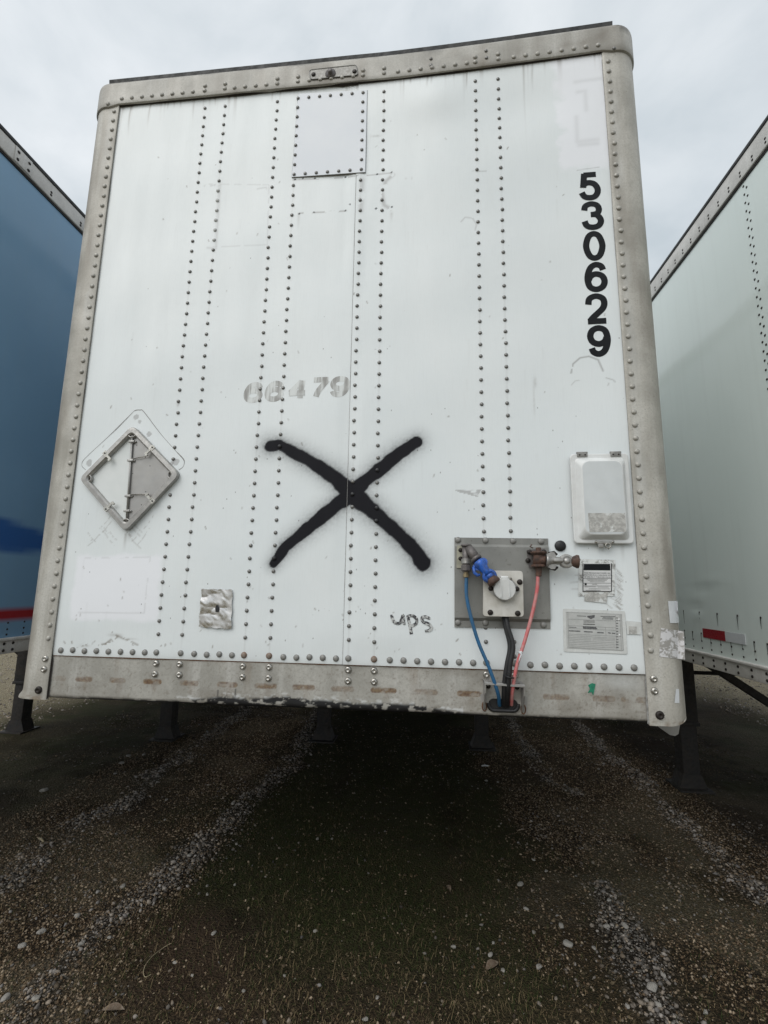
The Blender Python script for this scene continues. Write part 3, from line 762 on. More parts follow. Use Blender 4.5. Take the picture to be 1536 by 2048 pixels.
for x in np.linspace(-XP, XP, 160):
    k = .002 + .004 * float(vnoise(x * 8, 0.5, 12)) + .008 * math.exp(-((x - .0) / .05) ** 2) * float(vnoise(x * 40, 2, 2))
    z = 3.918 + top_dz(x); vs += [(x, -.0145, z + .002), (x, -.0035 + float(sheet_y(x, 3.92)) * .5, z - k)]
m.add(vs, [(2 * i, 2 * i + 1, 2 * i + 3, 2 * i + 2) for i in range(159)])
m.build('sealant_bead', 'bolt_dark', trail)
m = MB()
def roof_strip(x): return 4.046 + top_dz(x)
rings = []
for x in np.linspace(-1.205, 1.19, 50):
    z = roof_strip(x); w_ = .0035 * (float(vnoise(x * 7, 1, 44)) - .5)
    rings.append([(x, .002, z - .002), (x, -.008, z + .004), (x, -.010 + w_, z + .026 + w_), (x, .004, z + .036 + w_), (x, .08, z + .040), (x, .08, z - .002)])
m.loft(rings)
m.build('roof_edge', 'roof_edge_black', trailer)
m = MB()
m.add([(-1.20, .05, 4.07), (1.20, .05, 4.10), (1.25, 16.1, 4.06), (-1.25, 16.1, 4.06)], [(0, 1, 2, 3)])
m.add([(-1.20, .05, 4.05), (1.20, .05, 4.06), (1.25, 16.1, 4.03), (-1.25, 16.1, 4.03)], [(3, 2, 1, 0)])
m.build('roof', 'roof_white', trailer, False)

# --- body behind the nose
def white_side(x):
    m = MB(); m.box(x - .01, x + .01, .19, 16.1, 1.30, 3.93)
    return m.build('side_wall', 'box_white', trailer)
white_side(-1.283); white_side(1.283)
for s in (-1, 1):
    m = MB(); m.box(s * 1.29 - .014, s * 1.29 + .014, .20, 16.1, 1.165, 1.302); m.build('bottom_side_rail', 'pale_rail', trailer)
m = MB(); m.box(-1.27, 1.27, 16.06, 16.12, 1.17, 4.02); m.build('rear_door', 'box_white', trailer)
m = MB(); m.box(-1.27, 1.27, .15, 16.05, 1.25, 1.29); m.build('floor_deck', 'dark_steel', trailer)
m = MB(); m.box(-1.15, 1.15, .145, 1.6, 1.152, 1.165); m.build('coupler_plate', 'dark_steel', trailer)

def run_gear(parent, cx, floor_z, leg_y, leg_x, wheels=13.2, pad=0.0, foot=.26, legw=.065, brace='x'):
    """landing gear and rear bogie under a trailer; coordinates local to its root"""
    for y in np.arange(2.0, 15.9, 0.45):
        m = MB(); m.box(cx - 1.25, cx + 1.25, y - .03, y + .03, floor_z + .02, floor_z + .098)
        m.build('crossmember', 'dark_steel', parent)
    for x in leg_x:
        m = MB()
        m.box(x - legw - .012, x + legw + .012, leg_y - legw - .012, leg_y + legw + .012, .50, floor_z + .02, .006)
        m.box(x - legw - .03, x + legw + .03, leg_y - legw - .03, leg_y + legw + .03, floor_z - .10, floor_z - .02, .006)
        m.box(x - legw - .02, x + legw + .02, leg_y - legw - .02, leg_y + legw + .02, .50, .53, .004)
        lg = m.build('landing_leg', 'dark_steel', parent)
        m = MB(); m.box(x - legw, x + legw, leg_y - legw, leg_y + legw, .02, .60, .005); m.build('inner_tube', 'dark_steel', lg)
        m = MB()
        h = foot / 2
        m.loft([[(x - h, leg_y - h, pad), (x + h, leg_y - h, pad), (x + h, leg_y + h, pad), (x - h, leg_y + h, pad)],
                [(x - h, leg_y - h, pad + .014), (x + h, leg_y - h, pad + .014), (x + h, leg_y + h, pad + .014), (x - h, leg_y + h, pad + .014)]])
        k = legw + .006
        m.loft([[(x - h + .02, leg_y - k, pad + .014), (x + h - .02, leg_y - k, pad + .014), (x + h - .02, leg_y + k, pad + .014), (x - h + .02, leg_y + k, pad + .014)],
                [(x - k, leg_y - k, pad + .12), (x + k, leg_y - k, pad + .12), (x + k, leg_y + k, pad + .12), (x - k, leg_y + k, pad + .12)]])
        m.build('foot', 'dark_steel', lg)
    m = MB(); m.tube([(leg_x[0], leg_y, .92), (leg_x[1], leg_y, .92)], .016, 8); m.build('cross_shaft', 'dark_steel', parent)
    for x in leg_x:
        m = MB(); m.box(-.025, .025, -.02, .02, 0, 1)
        a = Vector((x, leg_y + .06, .62)); b = Vector((x, leg_y + 1.1, floor_z + .05)); d = b - a
        M_ = Matrix.Translation(a) @ d.to_track_quat('Z', 'X').to_matrix().to_4x4() @ Matrix.Diagonal((1, 1, d.length, 1))
        m.v = [tuple(M_ @ Vector(p)) for p in m.v]
        m.build('rear_brace', 'dark_steel', parent)
    for k in range(2):
        y = wheels + k * 1.25
        m = MB(); m.tube([(cx - .95, y, .52), (cx + .95, y, .52)], .06, 10); m.build('axle', 'dark_steel', parent)
        for s in (-1, 1):
            m = MB()
            for o_ in (.78, 1.10):
                x = cx + s * o_
                m.lathe((x - .12, y, .515), (1, 0, 0), [(.29, 0), (.46, .01), (.505, .05), (.515, .12), (.505, .19), (.46, .23), (.29, .24)], 28)
            w = m.build('wheel', 'tyre_rubber', parent)
            m = MB(); m.lathe((cx + s * 1.13, y, .515), (s, 0, 0), [(.285, .05), (.27, .06), (.22, -.03), (.12, -.04), (.10, .05), (.02, .055)], 24); m.build('rim', 'bolt_bright', w)
    m = MB(); m.box(cx - .52, cx - .42, wheels - 1.2, wheels + 2.4, .70, floor_z + .02); m.box(cx + .42, cx + .52, wheels - 1.2, wheels + 2.4, .70, floor_z + .02)
    m.build('bogie_frame', 'dark_steel', parent)
run_gear(trailer, 0, 1.17, 3.42, (-.77, .89))

# ------------------------------------------------------------------ rivets and bolts on the nose
def rivet_mesh(name, prof, mat, seg=10):
    m = MB(); m.lathe((0, 0, 0), (0, -1, 0), prof, seg)
    me = bpy.data.meshes.new(name); me.from_pydata(m.v, [], m.f); me.polygons.foreach_set('use_smooth', m.smooth)
    bm = bmesh.new(); bm.from_mesh(me); bmesh.ops.recalc_face_normals(bm, faces=bm.faces[:]); bm.to_mesh(me); bm.free()
    me.materials.append(MATS[mat])
    return me
dome = lambda r, h: [(r, -.003), (r, .0006), (r * .93, h * .45), (r * .70, h * .82), (r * .36, h), (r * .05, h * 1.03)]
RM = {k: rivet_mesh('rivet', dome(r, h), m_) for k, r, h, m_ in
      (('dark', .0080, .0056, 'rivet_dark'), ('black', .0090, .0062, 'rivet_black'), ('white', .0090, .0062, 'rivet_white'), ('grey', .0122, .0070, 'rivet_grey'), ('post', .0105, .0066, 'rivet_post'), ('rust', .0126, .0072, 'rivet_rusty'))}
RM['bolt'] = rivet_mesh('bolt', [(.0135, -.003), (.0135, .001), (.0115, .006), (.0075, .0085), (.0055, .0088), (.0050, .005), (.001, .005)], 'bolt_bright', 14)
RM['boltdark'] = rivet_mesh('bolt', [(.0150, -.003), (.0150, .002), (.012, .0075), (.0065, .009), (.005, .006), (.001, .006)], 'bolt_dark', 14)
spots = []                       # (x, y, z, kind, parent)
def nearest_black(x, z):
    return sheet_mask_black(x, z) > .6
_s1 = [P(*p) for p in [(541, 892), (597, 910), (637, 933), (672, 956), (703, 988), (735, 1013), (775, 1048), (818, 1088), (847, 1126)]]
_s2 = [P(*p) for p in [(833, 884), (798, 907), (761, 938), (703, 988), (672, 1011), (637, 1040), (597, 1072), (571, 1094), (547, 1127)]]
def col_rivets(x, z0, z1, skip=()):
    z = z0; i = 0
    while z > z1:
        xx = x + RNG.normal(0, .0006)
        if not any(a <= z <= b for a, b in skip):
            d = min(float(poly_dist(np.array([xx]), np.array([z]), q_)[0]) for q_ in (_s1, _s2))
            kind = 'black' if d < .022 else 'dark'
            if kind == 'dark' and abs(x + .596) < .01 and 3.13 < z < 3.45: kind = 'white'
            par = sheet_r if x > SEAM_X else sheet_l
            spots.append((xx, float(sheet_y(xx, z)), z, kind, par))
        z -= .05125; i += 1
COLS = (-.697, -.596, -.338, -.238, .071, .169, .584, .686)
PLATE_SKIP = ((1.462, 1.800),)
col_rivets(COLS[0], 3.866, 1.39); col_rivets(COLS[1], 3.866, 1.39); col_rivets(COLS[2], 3.862, 1.39)
col_rivets(COLS[3], 3.402, 1.39); col_rivets(COLS[4], 3.403, 1.39); col_rivets(COLS[5], 3.859, 1.39)
col_rivets(COLS[6], 3.870, 1.36, PLATE_SKIP); col_rivets(COLS[7], 3.872, 1.36, PLATE_SKIP)
def gap(x):                      # no rivets between the two columns of a pair
    return any(a + .02 < x < b - .02 for a, b in ((COLS[0], COLS[1]), (COLS[2], COLS[3]), (COLS[4], COLS[5]), (COLS[6], COLS[7])))
for x in np.arange(-1.104, 1.12, .05125):
    near = [c for c in COLS if abs(c - x) < .034]
    if not gap(x) and not near:
        spots.append((x, float(sheet_y(x, 1.336)), 1.334 + RNG.normal(0, .0008), 'grey', sheet_r if x > SEAM_X else sheet_l))
for c in COLS:
    spots.append((c, float(sheet_y(c, 1.336)), 1.336, 'rust' if c in COLS[2:4] or c == COLS[5] else 'grey', sheet_r if c > SEAM_X else sheet_l))
    for z in (1.294, 1.254):
        if c in COLS[6:] and z < 1.26: continue
        spots.append((c + RNG.normal(0, .001), .0035, z, 'bolt', brail))
for s, po in ((-1, post_l), (1, post_r)):
    x0 = s * 1.160
    for z in np.arange(3.885 if s < 0 else 3.902, 1.36, -.0522):
        spots.append((x0 + RNG.normal(0, .0008), -.0078, z, 'post', po))
    for z in (1.300, 1.259): spots.append((x0, -.0078, z, 'bolt', po))
    spots.append((x0 + s * .012, -.0078, 1.179, 'boltdark', po))
for x in np.arange(-1.121, 1.12, .0521):
    if gap(x) or any(abs(c - x) < .03 for c in COLS): continue
    spots.append((x, -.0158, 3.945 + top_dz(x), 'post', trail))
for c in COLS:
    for z in (3.945, 3.972): spots.append((c, -.0158, z + top_dz(c), 'post', trail))
for px, py in ((862, 118), (862, 131), (972, 102), (973, 116)):
    q_ = P(px, py, -.016); spots.append((q_[0], -.0158, q_[1], 'dark', trail))
for px, py in ((216, 208), (1228, 97)):
    q_ = P(px, py, -.016); spots.append((q_[0], -.0158, q_[1], 'dark' if px > 800 else 'post', trail))

# riveted repair plate
c4 = [P(597, 190), P(735, 182), P(731, 346), P(584, 356)]
m = MB()
ring = [(c4[0][0], c4[0][1]), (c4[1][0], c4[1][1]), (c4[2][0], c4[2][1]), (c4[3][0], c4[3][1])]
yy = -.0048
m.loft([[(x, -.001, z) for x, z in ring], [(x, yy, z) for x, z in ring], [(x * .99 + c4[0][0] * .01 + (0.0006), yy - .0006, z) for x, z in ring]], False, True)
q = NT('patch_white')
q.set(Base_Color=q.mix(q.ramp(q.noise(3.5, 4), .3, .7), (0.625, 0.66, 0.705), (0.665, 0.695, 0.73)), Roughness=0.36)
MATS['patch_white'] = q.m
patch = m.build('patch_plate', 'patch_white', trailer)
m = MB()                                               # worn sealant rim
loop_ = [(x, z) for x, z in ring] + [ring[0]]
for (a, b) in zip(loop_[:-1], loop_[1:]):
    m.tube([(a[0], -.0028, a[1]), (b[0], -.0024, b[1])], .0013, 6)
m.build('sealant_rim', 'caulk_and_lap_shade', patch)
def patch_row(a, b, n, last=True):
    for i in range(n + (1 if last else 0)):
        t = i / n
        spots.append((a[0] + (b[0] - a[0]) * t, yy - .0005, a[1] + (b[1] - a[1]) * t, 'dark', patch))
a, b, c, d = P(597, 199), P(726.5, 188), P(723, 341), P(589, 351)
patch_row(a, b, 6, False); patch_row(b, c, 8, False); patch_row(c, d, 6, False); patch_row(d, a, 8, False)

order = {'bolt': 0, 'boltdark': 0, 'rust': 1, 'grey': 1, 'post': 2, 'black': 3, 'white': 3, 'dark': 4}
def px_size(s):
    return -{'bolt': .015, 'boltdark': .015, 'rust': .0128, 'grey': .0122, 'post': .0105}.get(s[3], .009) / math.dist((s[0], s[1], s[2]), CAM)
spots.sort(key=px_size)
single, rest = spots[:296], spots[296:]
for (x, y, z, k, par) in single:
    o = link('bolt' if k.startswith('bolt') else 'rivet', RM[k], None, par)
    o.location = (x, y, z); o.rotation_euler = (RNG.normal(0, .05), RNG.uniform(0, 6), RNG.normal(0, .05))
def joined(lst, name, kind, parent):
    src = RM[kind]; n = len(src.vertices)
    co = np.empty(n * 3); src.vertices.foreach_get('co', co); co = co.reshape(-1, 3)
    fs = [tuple(p.vertices) for p in src.polygons]
    V = []; F = []
    for i, (x, y, z, k, par) in enumerate(lst):
        V += (co + np.array([x, y, z])).tolist(); F += [tuple(v + i * n for v in f) for f in fs]
    me = bpy.data.meshes.new(name); me.from_pydata(V, [], F); me.polygons.foreach_set('use_smooth', [True] * len(F))
    me.materials.append(src.materials[0]); me.update()
    return tag(link(name, me, None, parent), kind='stuff')
for k in sorted(set(s[3] for s in rest)):
    joined([s for s in rest if s[3] == k], 'rivets', k, trailer)

# ------------------------------------------------------------------ lettering
def ribbon(m, pts, w, yfun, closed=False, lift=0.0, taper=None):
    p = [np.array(q_, float) for q_ in pts]; n = len(p); vs = []
    for i in range(n):
        a = p[i - 1] if (closed or i > 0) else p[i]; b = p[(i + 1) % n] if (closed or i < n - 1) else p[i]
        t = b - a; t = t / (np.linalg.norm(t) + 1e-9); nr = np.array([-t[1], t[0]])
        ww = w * (taper[i] if taper is not None else 1)
        for s in (-1, 1):
            q_ = p[i] + nr * ww / 2 * s
            vs.append((q_[0], float(yfun(q_[0], q_[1])) - lift, q_[1]))
    fs = [(2 * i, 2 * ((i + 1) % n), 2 * ((i + 1) % n) + 1, 2 * i + 1) for i in range(n if closed else n - 1)]
    m.add(vs, fs)
GL = {
 '5': [('l', [(.94, 1), (.17, 1)]), ('l', [(.215, 1.06), (.105, .45)]), ('c', [(.07, .50), (.22, .61), (.46, .655), (.78, .59), (.97, .40), (.96, .20), (.78, .04), (.46, -.0), (.16, .06), (.0, .24)])],
 '3': [('c', [(.02, .73), (.12, .92), (.46, 1), (.80, .93), (.92, .76), (.83, .60), (.58, .545), (.40, .54)]), ('c', [(.52, .545), (.80, .50), (1, .28), (.86, .07), (.50, 0), (.14, .07), (0, .27)])],
 '0': [('o', [(.5, 1), (.18, .88), (.01, .5), (.18, .12), (.5, 0), (.82, .12), (.99, .5), (.82, .88)])],
 '6': [('c', [(.95, .77), (.84, .93), (.54, 1), (.24, .90), (.06, .66), (.01, .38), (.14, .10), (.50, 0), (.86, .09), (1, .31), (.87, .53), (.52, .62), (.20, .54), (.06, .38)])],
 '2': [('c', [(.03, .67), (.12, .90), (.50, 1), (.88, .90), (.97, .70), (.86, .50), (.55, .31), (.25, .14), (.08, .0)]), ('l', [(-.06, 0), (1.02, 0)])],
 '4': [('l', [(.78, 1.06), (.78, -.06)]), ('l', [(.74, 1.0), (.02, .30)]), ('l', [(-.04, .27), (1.08, .27)])],
 '7': [('l', [(0, 1), (1.02, 1)]), ('c', [(.96, .97), (.62, .55), (.40, .25), (.32, -.06)])],
}
GL['9'] = [(k, [(1 - u, 1 - v) for u, v in p]) for k, p in GL['6']]
def glyph(ch, x0, z0, w, h, t, yfun, shear=0.0, lift=.0007):
    m = MB()
    for i, (k, p) in enumerate(GL[ch]):
        pts = [(t / 2 + u * (w - t), t / 2 + v * (h - t)) for u, v in p]
        if k != 'l': pts = catmull(pts, 8, k == 'o')
        pts = [(x0 + x + shear * z, z0 + z) for x, z in pts]
        ribbon(m, pts, t, yfun, k == 'o', lift + i * .0003)
    return m
TOPD = P(1178, 345)
for i, ch in enumerate('530629'):
    z_top = 3.356 - i * .1408
    xl = (1.006, 1.010, 1.010, 1.009, 1.004, 1.006)[i]
    m = glyph(ch, xl - .001, z_top - .134, .091, .136, .0252, sheet_y)
    m.build('number_digit', 'vinyl_black', sheet_r)
for i, ch in enumerate('66479'):
    x_ = P((484, 526, 572, 617, 657)[i], 800)[0]; z_ = P(600, (803, 802, 800, 798, 797)[i])[1]
    m = glyph(ch, x_, z_, .084, .094, .024, sheet_y, .10, .0005)
    m.build('ghost_digit', 'ghost_glue', sheet_l)
for pl in ([(783, 1229), (786, 1239), (791, 1245), (799, 1246), (804, 1238), (806, 1230), (807, 1240), (809, 1249)],
           [(815, 1231), (819, 1247), (823, 1268)], [(814, 1233), (825, 1231), (833, 1238), (832, 1247), (822, 1252)],
           [(860, 1237), (850, 1233), (844, 1236), (846, 1243), (857, 1248), (863, 1255), (859, 1260), (850, 1262)]):
    m = MB(); pts = catmull([P(*p) for p in pl], 6)
    tp = [0.75 + .5 * float(vnoise(i * .35, 3, 4)) for i in range(len(pts))]
    ribbon(m, pts, .0110, sheet_y, False, .0008 + .0002 * len(pl) % 3, tp)
    m.build('handwritten_letter', 'marker_ink', sheet_r)
def text_mesh(body, x, z, size, y, mat, parent, name='print', align='CENTER', sx=1.0):
    cu = bpy.data.curves.new(name, 'FONT'); cu.body = body; cu.size = size; cu.align_x = align; cu.resolution_u = 1
    cu.offset = size * .015
    tmp = bpy.data.objects.new(name, cu)
    me = bpy.data.meshes.new_from_object(tmp)
    bpy.data.objects.remove(tmp); bpy.data.curves.remove(cu)
    n = len(me.vertices); co = np.empty(n * 3, np.float32); me.vertices.foreach_get('co', co); co = co.reshape(-1, 3)
    me.vertices.foreach_set('co', np.stack([x + co[:, 0] * sx, np.full(n, y), z + co[:, 1]], -1).astype(np.float32).reshape(-1)); me.update()
    me.materials.clear()
    return link(name, me, mat, parent)

# ------------------------------------------------------------------ flat things stuck on the nose
def flat(name, corners, y, mat, parent, r=.0, thick=.0008, n=3):
    pts = rquad([tuple(c) for c in corners], r, n) if r > 0 else [tuple(c) for c in corners]
    m = MB(); m.loft([[(x, y + thick, z) for x, z in pts], [(x, y, z) for x, z in pts]], False, True)
    return m.build(name, mat, parent)
def quadpx(*ps, y=0.0): return [P(*p, y) for p in ps]

# glue residue, inspection label
flat('glue_residue', quadpx((1157, 1118), (1230, 1120), (1228, 1192), (1155, 1192)), -.0060, 'glue_residue', sheet_r, .004)
flat('label_backing', quadpx((1168, 1180), (1215, 1182), (1212, 1206), (1168, 1202)), -.0064, 'torn_label_grey', sheet_r, .002)
lab = flat('inspection_label', quadpx((1165, 1127), (1220, 1127), (1222, 1183), (1164, 1182)), -.0072, 'label_white', sheet_r, .001)
flat('label_header', quadpx((1166.5, 1128), (1218.5, 1128), (1219.5, 1141), (1166, 1140.5)), -.0077, 'vinyl_black', lab)
LX = (P(1193, 1150)[0]); wl_ = P(1218, 1150)[0] - P(1168, 1150)[0]
for py, tx, sz in ((1147.5, 'THIS VEHICLE HAS PASSED AN', .0068), (1151.5, 'INSPECTION IN ACCORDANCE WITH', .0062), (1155.5, '49 CFR 396.17 THROUGH 396.23', .0064)):
    text_mesh(tx, LX, P(1193, py)[1], sz, -.0078, 'label_print', lab)
for py in (1156.8, 1166, 1171.5):
    flat('rule_line', quadpx((1165, py), (1221, py), (1221, py + .8), (1165, py + .8)), -.0076, 'label_print', lab)
for py, a_, b_ in ((1159, 1172, 1214), (1161.5, 1174, 1212), (1164, 1178, 1208), (1169, 1183, 1193), (1174, 1168, 1190), (1174.5, 1194, 1216), (1178, 1176, 1218), (1181, 1170, 1200)):
    flat('text_line', quadpx((a_, py - 1.0), (b_, py - 1.0), (b_, py + .3), (a_, py + .3)), -.0076, 'label_print_pale', lab)
flat('label_mark', quadpx((1168, 1166.8), (1172, 1166.8), (1172, 1170.5), (1168, 1170.5)), -.0078, 'vinyl_black', lab)
for a_, b_, c_, d_ in ((1164, 1127, 1165.4, 1183), (1220.6, 1127, 1222, 1183)):
    flat('label_border', quadpx((a_, b_), (c_, b_), (c_, d_), (a_, d_)), -.0079, 'vinyl_black', lab)
flat('label_border', quadpx((1164, 1181.6), (1222, 1182), (1222, 1183.2), (1164, 1183)), -.0079, 'vinyl_black', lab)

# registration sheet in its clear pocket
pocket = flat('document_pocket', quadpx((1125, 1217), (1249, 1222), (1254, 1308), (1127, 1303)), -.0045, 'plastic_film', sheet_r, .006)
reg = flat('registration_sheet', quadpx((1131, 1224), (1241, 1229), (1245, 1301), (1133, 1296)), -.0056, 'paper_grey', pocket)
def reg_px(u, v):               # u, v in the source of the enlarged view
    return (1110 + u * .1302, 1080 + v * .1302)
def reg_line(u0, v0, u1, v1, t=5, mat='label_print_pale', y=-.0061, nm='rule_line'):
    a = reg_px(u0, v0); b = reg_px(u1, v1); k = t * .1302 / 2
    flat(nm, quadpx((a[0], a[1] - k), (b[0], b[1] - k), (b[0], b[1] + k), (a[0], a[1] + k)), y, mat, reg, 0, .0003)
for q_ in ((165, 1105, 1010, 1140), (185, 1212, 920, 1240), (190, 1310, 925, 1345), (205, 1440, 925, 1475), (190, 1640, 1035, 1690), (190, 1355, 930, 1385)):
    reg_line(*q_)
def reg_vline(u0, v0, u1, v1, t=5, y=-.0062):
    a = reg_px(u0, v0); b = reg_px(u1, v1); k = t * .1302 / 2
    flat('rule_line', quadpx((a[0] - k, a[1]), (a[0] + k, a[1]), (b[0] + k, b[1]), (b[0] - k, b[1])), y, 'label_print_pale', reg, 0, .0003)
reg_vline(190, 1110, 205, 1645); reg_vline(918, 1150, 940, 1670); reg_vline(990, 1150, 1010, 1690); reg_vline(1010, 1140, 1040, 1695); reg_vline(765, 1340, 775, 1460); reg_vline(575, 1480, 580, 1545)
for k, (u0, u1) in enumerate(((205, 560), (200, 540), (205, 545), (205, 900), (210, 920), (215, 920), (215, 930), (215, 690))):
    v = 1465 + k * 26; reg_line(u0, v, u1, v + (u1 - u0) * .045, 6, 'label_print_pale', -.0060, 'text_line')
for k in range(3): reg_line(590, 1490 + k * 20, 915, 1505 + k * 20, 6, 'label_print_pale', -.0060, 'text_line')
for u0, u1, v in ((205, 380, 1392), (435, 570, 1405), (640, 740, 1418), (805, 845, 1422), (865, 915, 1428), (330, 470, 1163), (690, 915, 1170), (725, 885, 1190), (715, 880, 1208), (205, 320, 1335)):
    reg_line(u0, v, u1, v + 6, 14 if v > 1380 and v < 1430 else 8, 'label_print', -.0063, 'text_line')
for k in range(16): reg_vline(432 + k * 11, 1226, 434 + k * 11, 1270, 5 + (k * 7) % 4, -.0064)
reg_line(425, 1290, 605, 1296, 12, 'label_print', -.0063, 'text_line'); reg_line(420, 1332, 625, 1340, 20, 'label_print', -.0063, 'text_line'); reg_line(425, 1352, 640, 1360, 16, 'label_print', -.0063, 'text_line')
em = [reg_px(*p) for p in ((485, 1165), (600, 1150), (600, 1185), (545, 1212), (490, 1185))]
flat('state_emblem', [P(*p) for p in em], -.0065, 'label_print', reg, 0, .0003)
for k in range(12):
    reg_line(930, 1195 + k * 41, 955 + k, 1196 + k * 41, 12, 'label_print', -.0063, 'text_line')
for u, v in ((975, 1222), (982, 1462)):
    c = P(*reg_px(u, v)); m = MB(); m.lathe((c[0], -.0056, c[1]), (0, -1, 0), [(.004, 0), (.004, .0008), (.0005, .0009)], 10); m.build('punched_dot', 'label_white', reg)
flat('small_sticker', quadpx((1251, 1241), (1281, 1244), (1281, 1269), (1253, 1268)), -.0050, 'plastic_film', sheet_r, .003)
flat('sticker_print', quadpx((1256, 1252), (1272, 1253), (1273, 1268), (1257, 1267)), -.0058, 'torn_label_grey', sheet_r, .001)
# faint worn decal patch and tape on the right corner post (these follow its curve)
def on_post(px_poly, name, mat, lift, n=10, parent=None, rows=8):
    """a sticker on the rounded corner post: corner pixels -> bilinear patch pressed on to the post"""
    R = .098; y0 = -.008
    def hit(px, py):
        r = ray(px, py); best = None
        for t in np.linspace(1.5, 3.2, 1700) / np.linalg.norm(r):
            p = CAM + r * t
            x, y = abs(p[0]), p[1]
            if x <= 1.295 - R: ins = y >= y0 - lift
            else: ins = (math.hypot(x - (1.295 - R), y - (y0 + R)) <= R + lift) if y < y0 + R else x <= 1.295 + lift
            if ins: return p
        return CAM + r * (1.83 / r[1])
    c = [np.array(p, float) for p in px_poly]
    vs = []
    for j in range(rows + 1):
        for i in range(n + 1):
            u, v = i / n, j / rows
            p = (c[3] * (1 - u) + c[2] * u) * (1 - v) + (c[0] * (1 - u) + c[1] * u) * v
            vs.append(hit(*p))
    fs = [(j * (n + 1) + i, j * (n + 1) + i + 1, (j + 1) * (n + 1) + i + 1, (j + 1) * (n + 1) + i) for j in range(rows) for i in range(n)]
    m = MB(); m.add(vs, fs, True)
    return m.build(name, mat, parent or post_r, False)
on_post([(1336, 1202), (1355, 1202), (1358, 1246), (1340, 1246)], 'white_tape', 'tape_white', .0022)
on_post([(1322, 1256), (1368, 1263), (1370, 1319), (1318, 1313)], 'torn_sticker', 'torn_sticker', .0022)
on_post([(1352, 1378), (1358, 1378), (1359, 1406), (1349, 1406)], 'torn_tape', 'tape_white', .0026, 4, None, 4)
# foil tape with a puncture
fc = quadpx((405, 1178), (466, 1179), (464, 1258), (399, 1253))
nu, nv = 46, 56
V = np.zeros((nv, nu, 3))
for j in range(nv):
    for i in range(nu):
        u, v = i / (nu - 1), j / (nv - 1)
        p = (fc[3] * (1 - u) + fc[2] * u) * (1 - v) + (fc[0] * (1 - u) + fc[1] * u) * v
        V[j, i] = (p[0] + .0015 * math.sin(v * 17), 0, p[1] + .0015 * math.sin(u * 21))
rid = np.abs(fbm(V[..., 0] * 11 + V[..., 2] * 4, V[..., 2] * 17, 201, 2) - .5) + .60 * np.abs(fbm(V[..., 0] * 34 + V[..., 2] * 20, V[..., 2] * 30, 205, 2) - .5)
V[..., 1] = -.0052 - .0065 * rid
foil = link('foil_patch', grid_mesh('foil_patch', V, nu, nv, None, 'marks', False), 'aluminium_foil', sheet_l)
hp = [P(*p) for p in ((436, 1209), (440, 1216), (439, 1224), (434, 1224), (433, 1216))]
flat('puncture', hp, -.0125, 'black_rubber', foil, .002, .006)
# black blanking plug
c = P(1120, 1092)
m = MB(); m.lathe((c[0], -.0022, c[1]), (0, -1, 0), [(.0205, -.002), (.0205, .004), (.0175, .0075), (.003, .0085)], 20); m.build('blanking_plug', 'black_rubber', sheet_r)
# green paint dab on the bottom rail
dp_ = [P(*p, .003) for p in ((1176, 1370), (1184, 1366), (1191, 1368), (1189, 1378), (1186, 1391), (1183, 1384), (1175, 1386), (1180, 1378))]
flat('paint_dab', dp_, .0018, 'green_paint', brail, .002, .0005)
# remains of a clearance lamp on the top rail
lc = [P(*p, -.017) for p in ((619, 141), (713, 131), (716, 151), (621, 160))]
lamp = flat('lamp_mount', lc, -.0195, 'sealant_grey', trail, .012, .003, 5)
m = MB()
pts = rquad([tuple(c) for c in lc], .014, 5)
m.tube([(x, -.0195, z) for x, z in pts] + [(pts[0][0], -.0195, pts[0][1])], .0022, 6); m.build('gasket', 'caulk_and_lap_shade', lamp)
c = P(661, 147, -.02); m = MB(); m.lathe((c[0], -.0185, c[1]), (0, -1, 0), [(.026, 0), (.024, .005), (.013, .007), (.012, .016), (.004, .019)], 14); m.build('lamp_plug', 'grey_pipe', lamp)
for px, py in ((627, 149), (709, 143)):
    c = P(px, py, -.02); m = MB(); m.lathe((c[0], -.0190, c[1]), (0, -1, 0), [(.011, 0), (.010, .004), (.005, .0065), (.001, .006)], 9); m.build('screw', 'bolt_dark', lamp)
# bent flap hanging below the corner
m = MB()
fl = [P(*p, .12) for p in ((1303, 1444), (1360, 1450), (1357, 1468), (1350, 1472), (1340, 1470))]
m.loft([[(x, .12, z) for x, z in fl], [(x, .123, z) for x, z in fl]]); m.build('bent_flap', 'bare_plate', trailer)

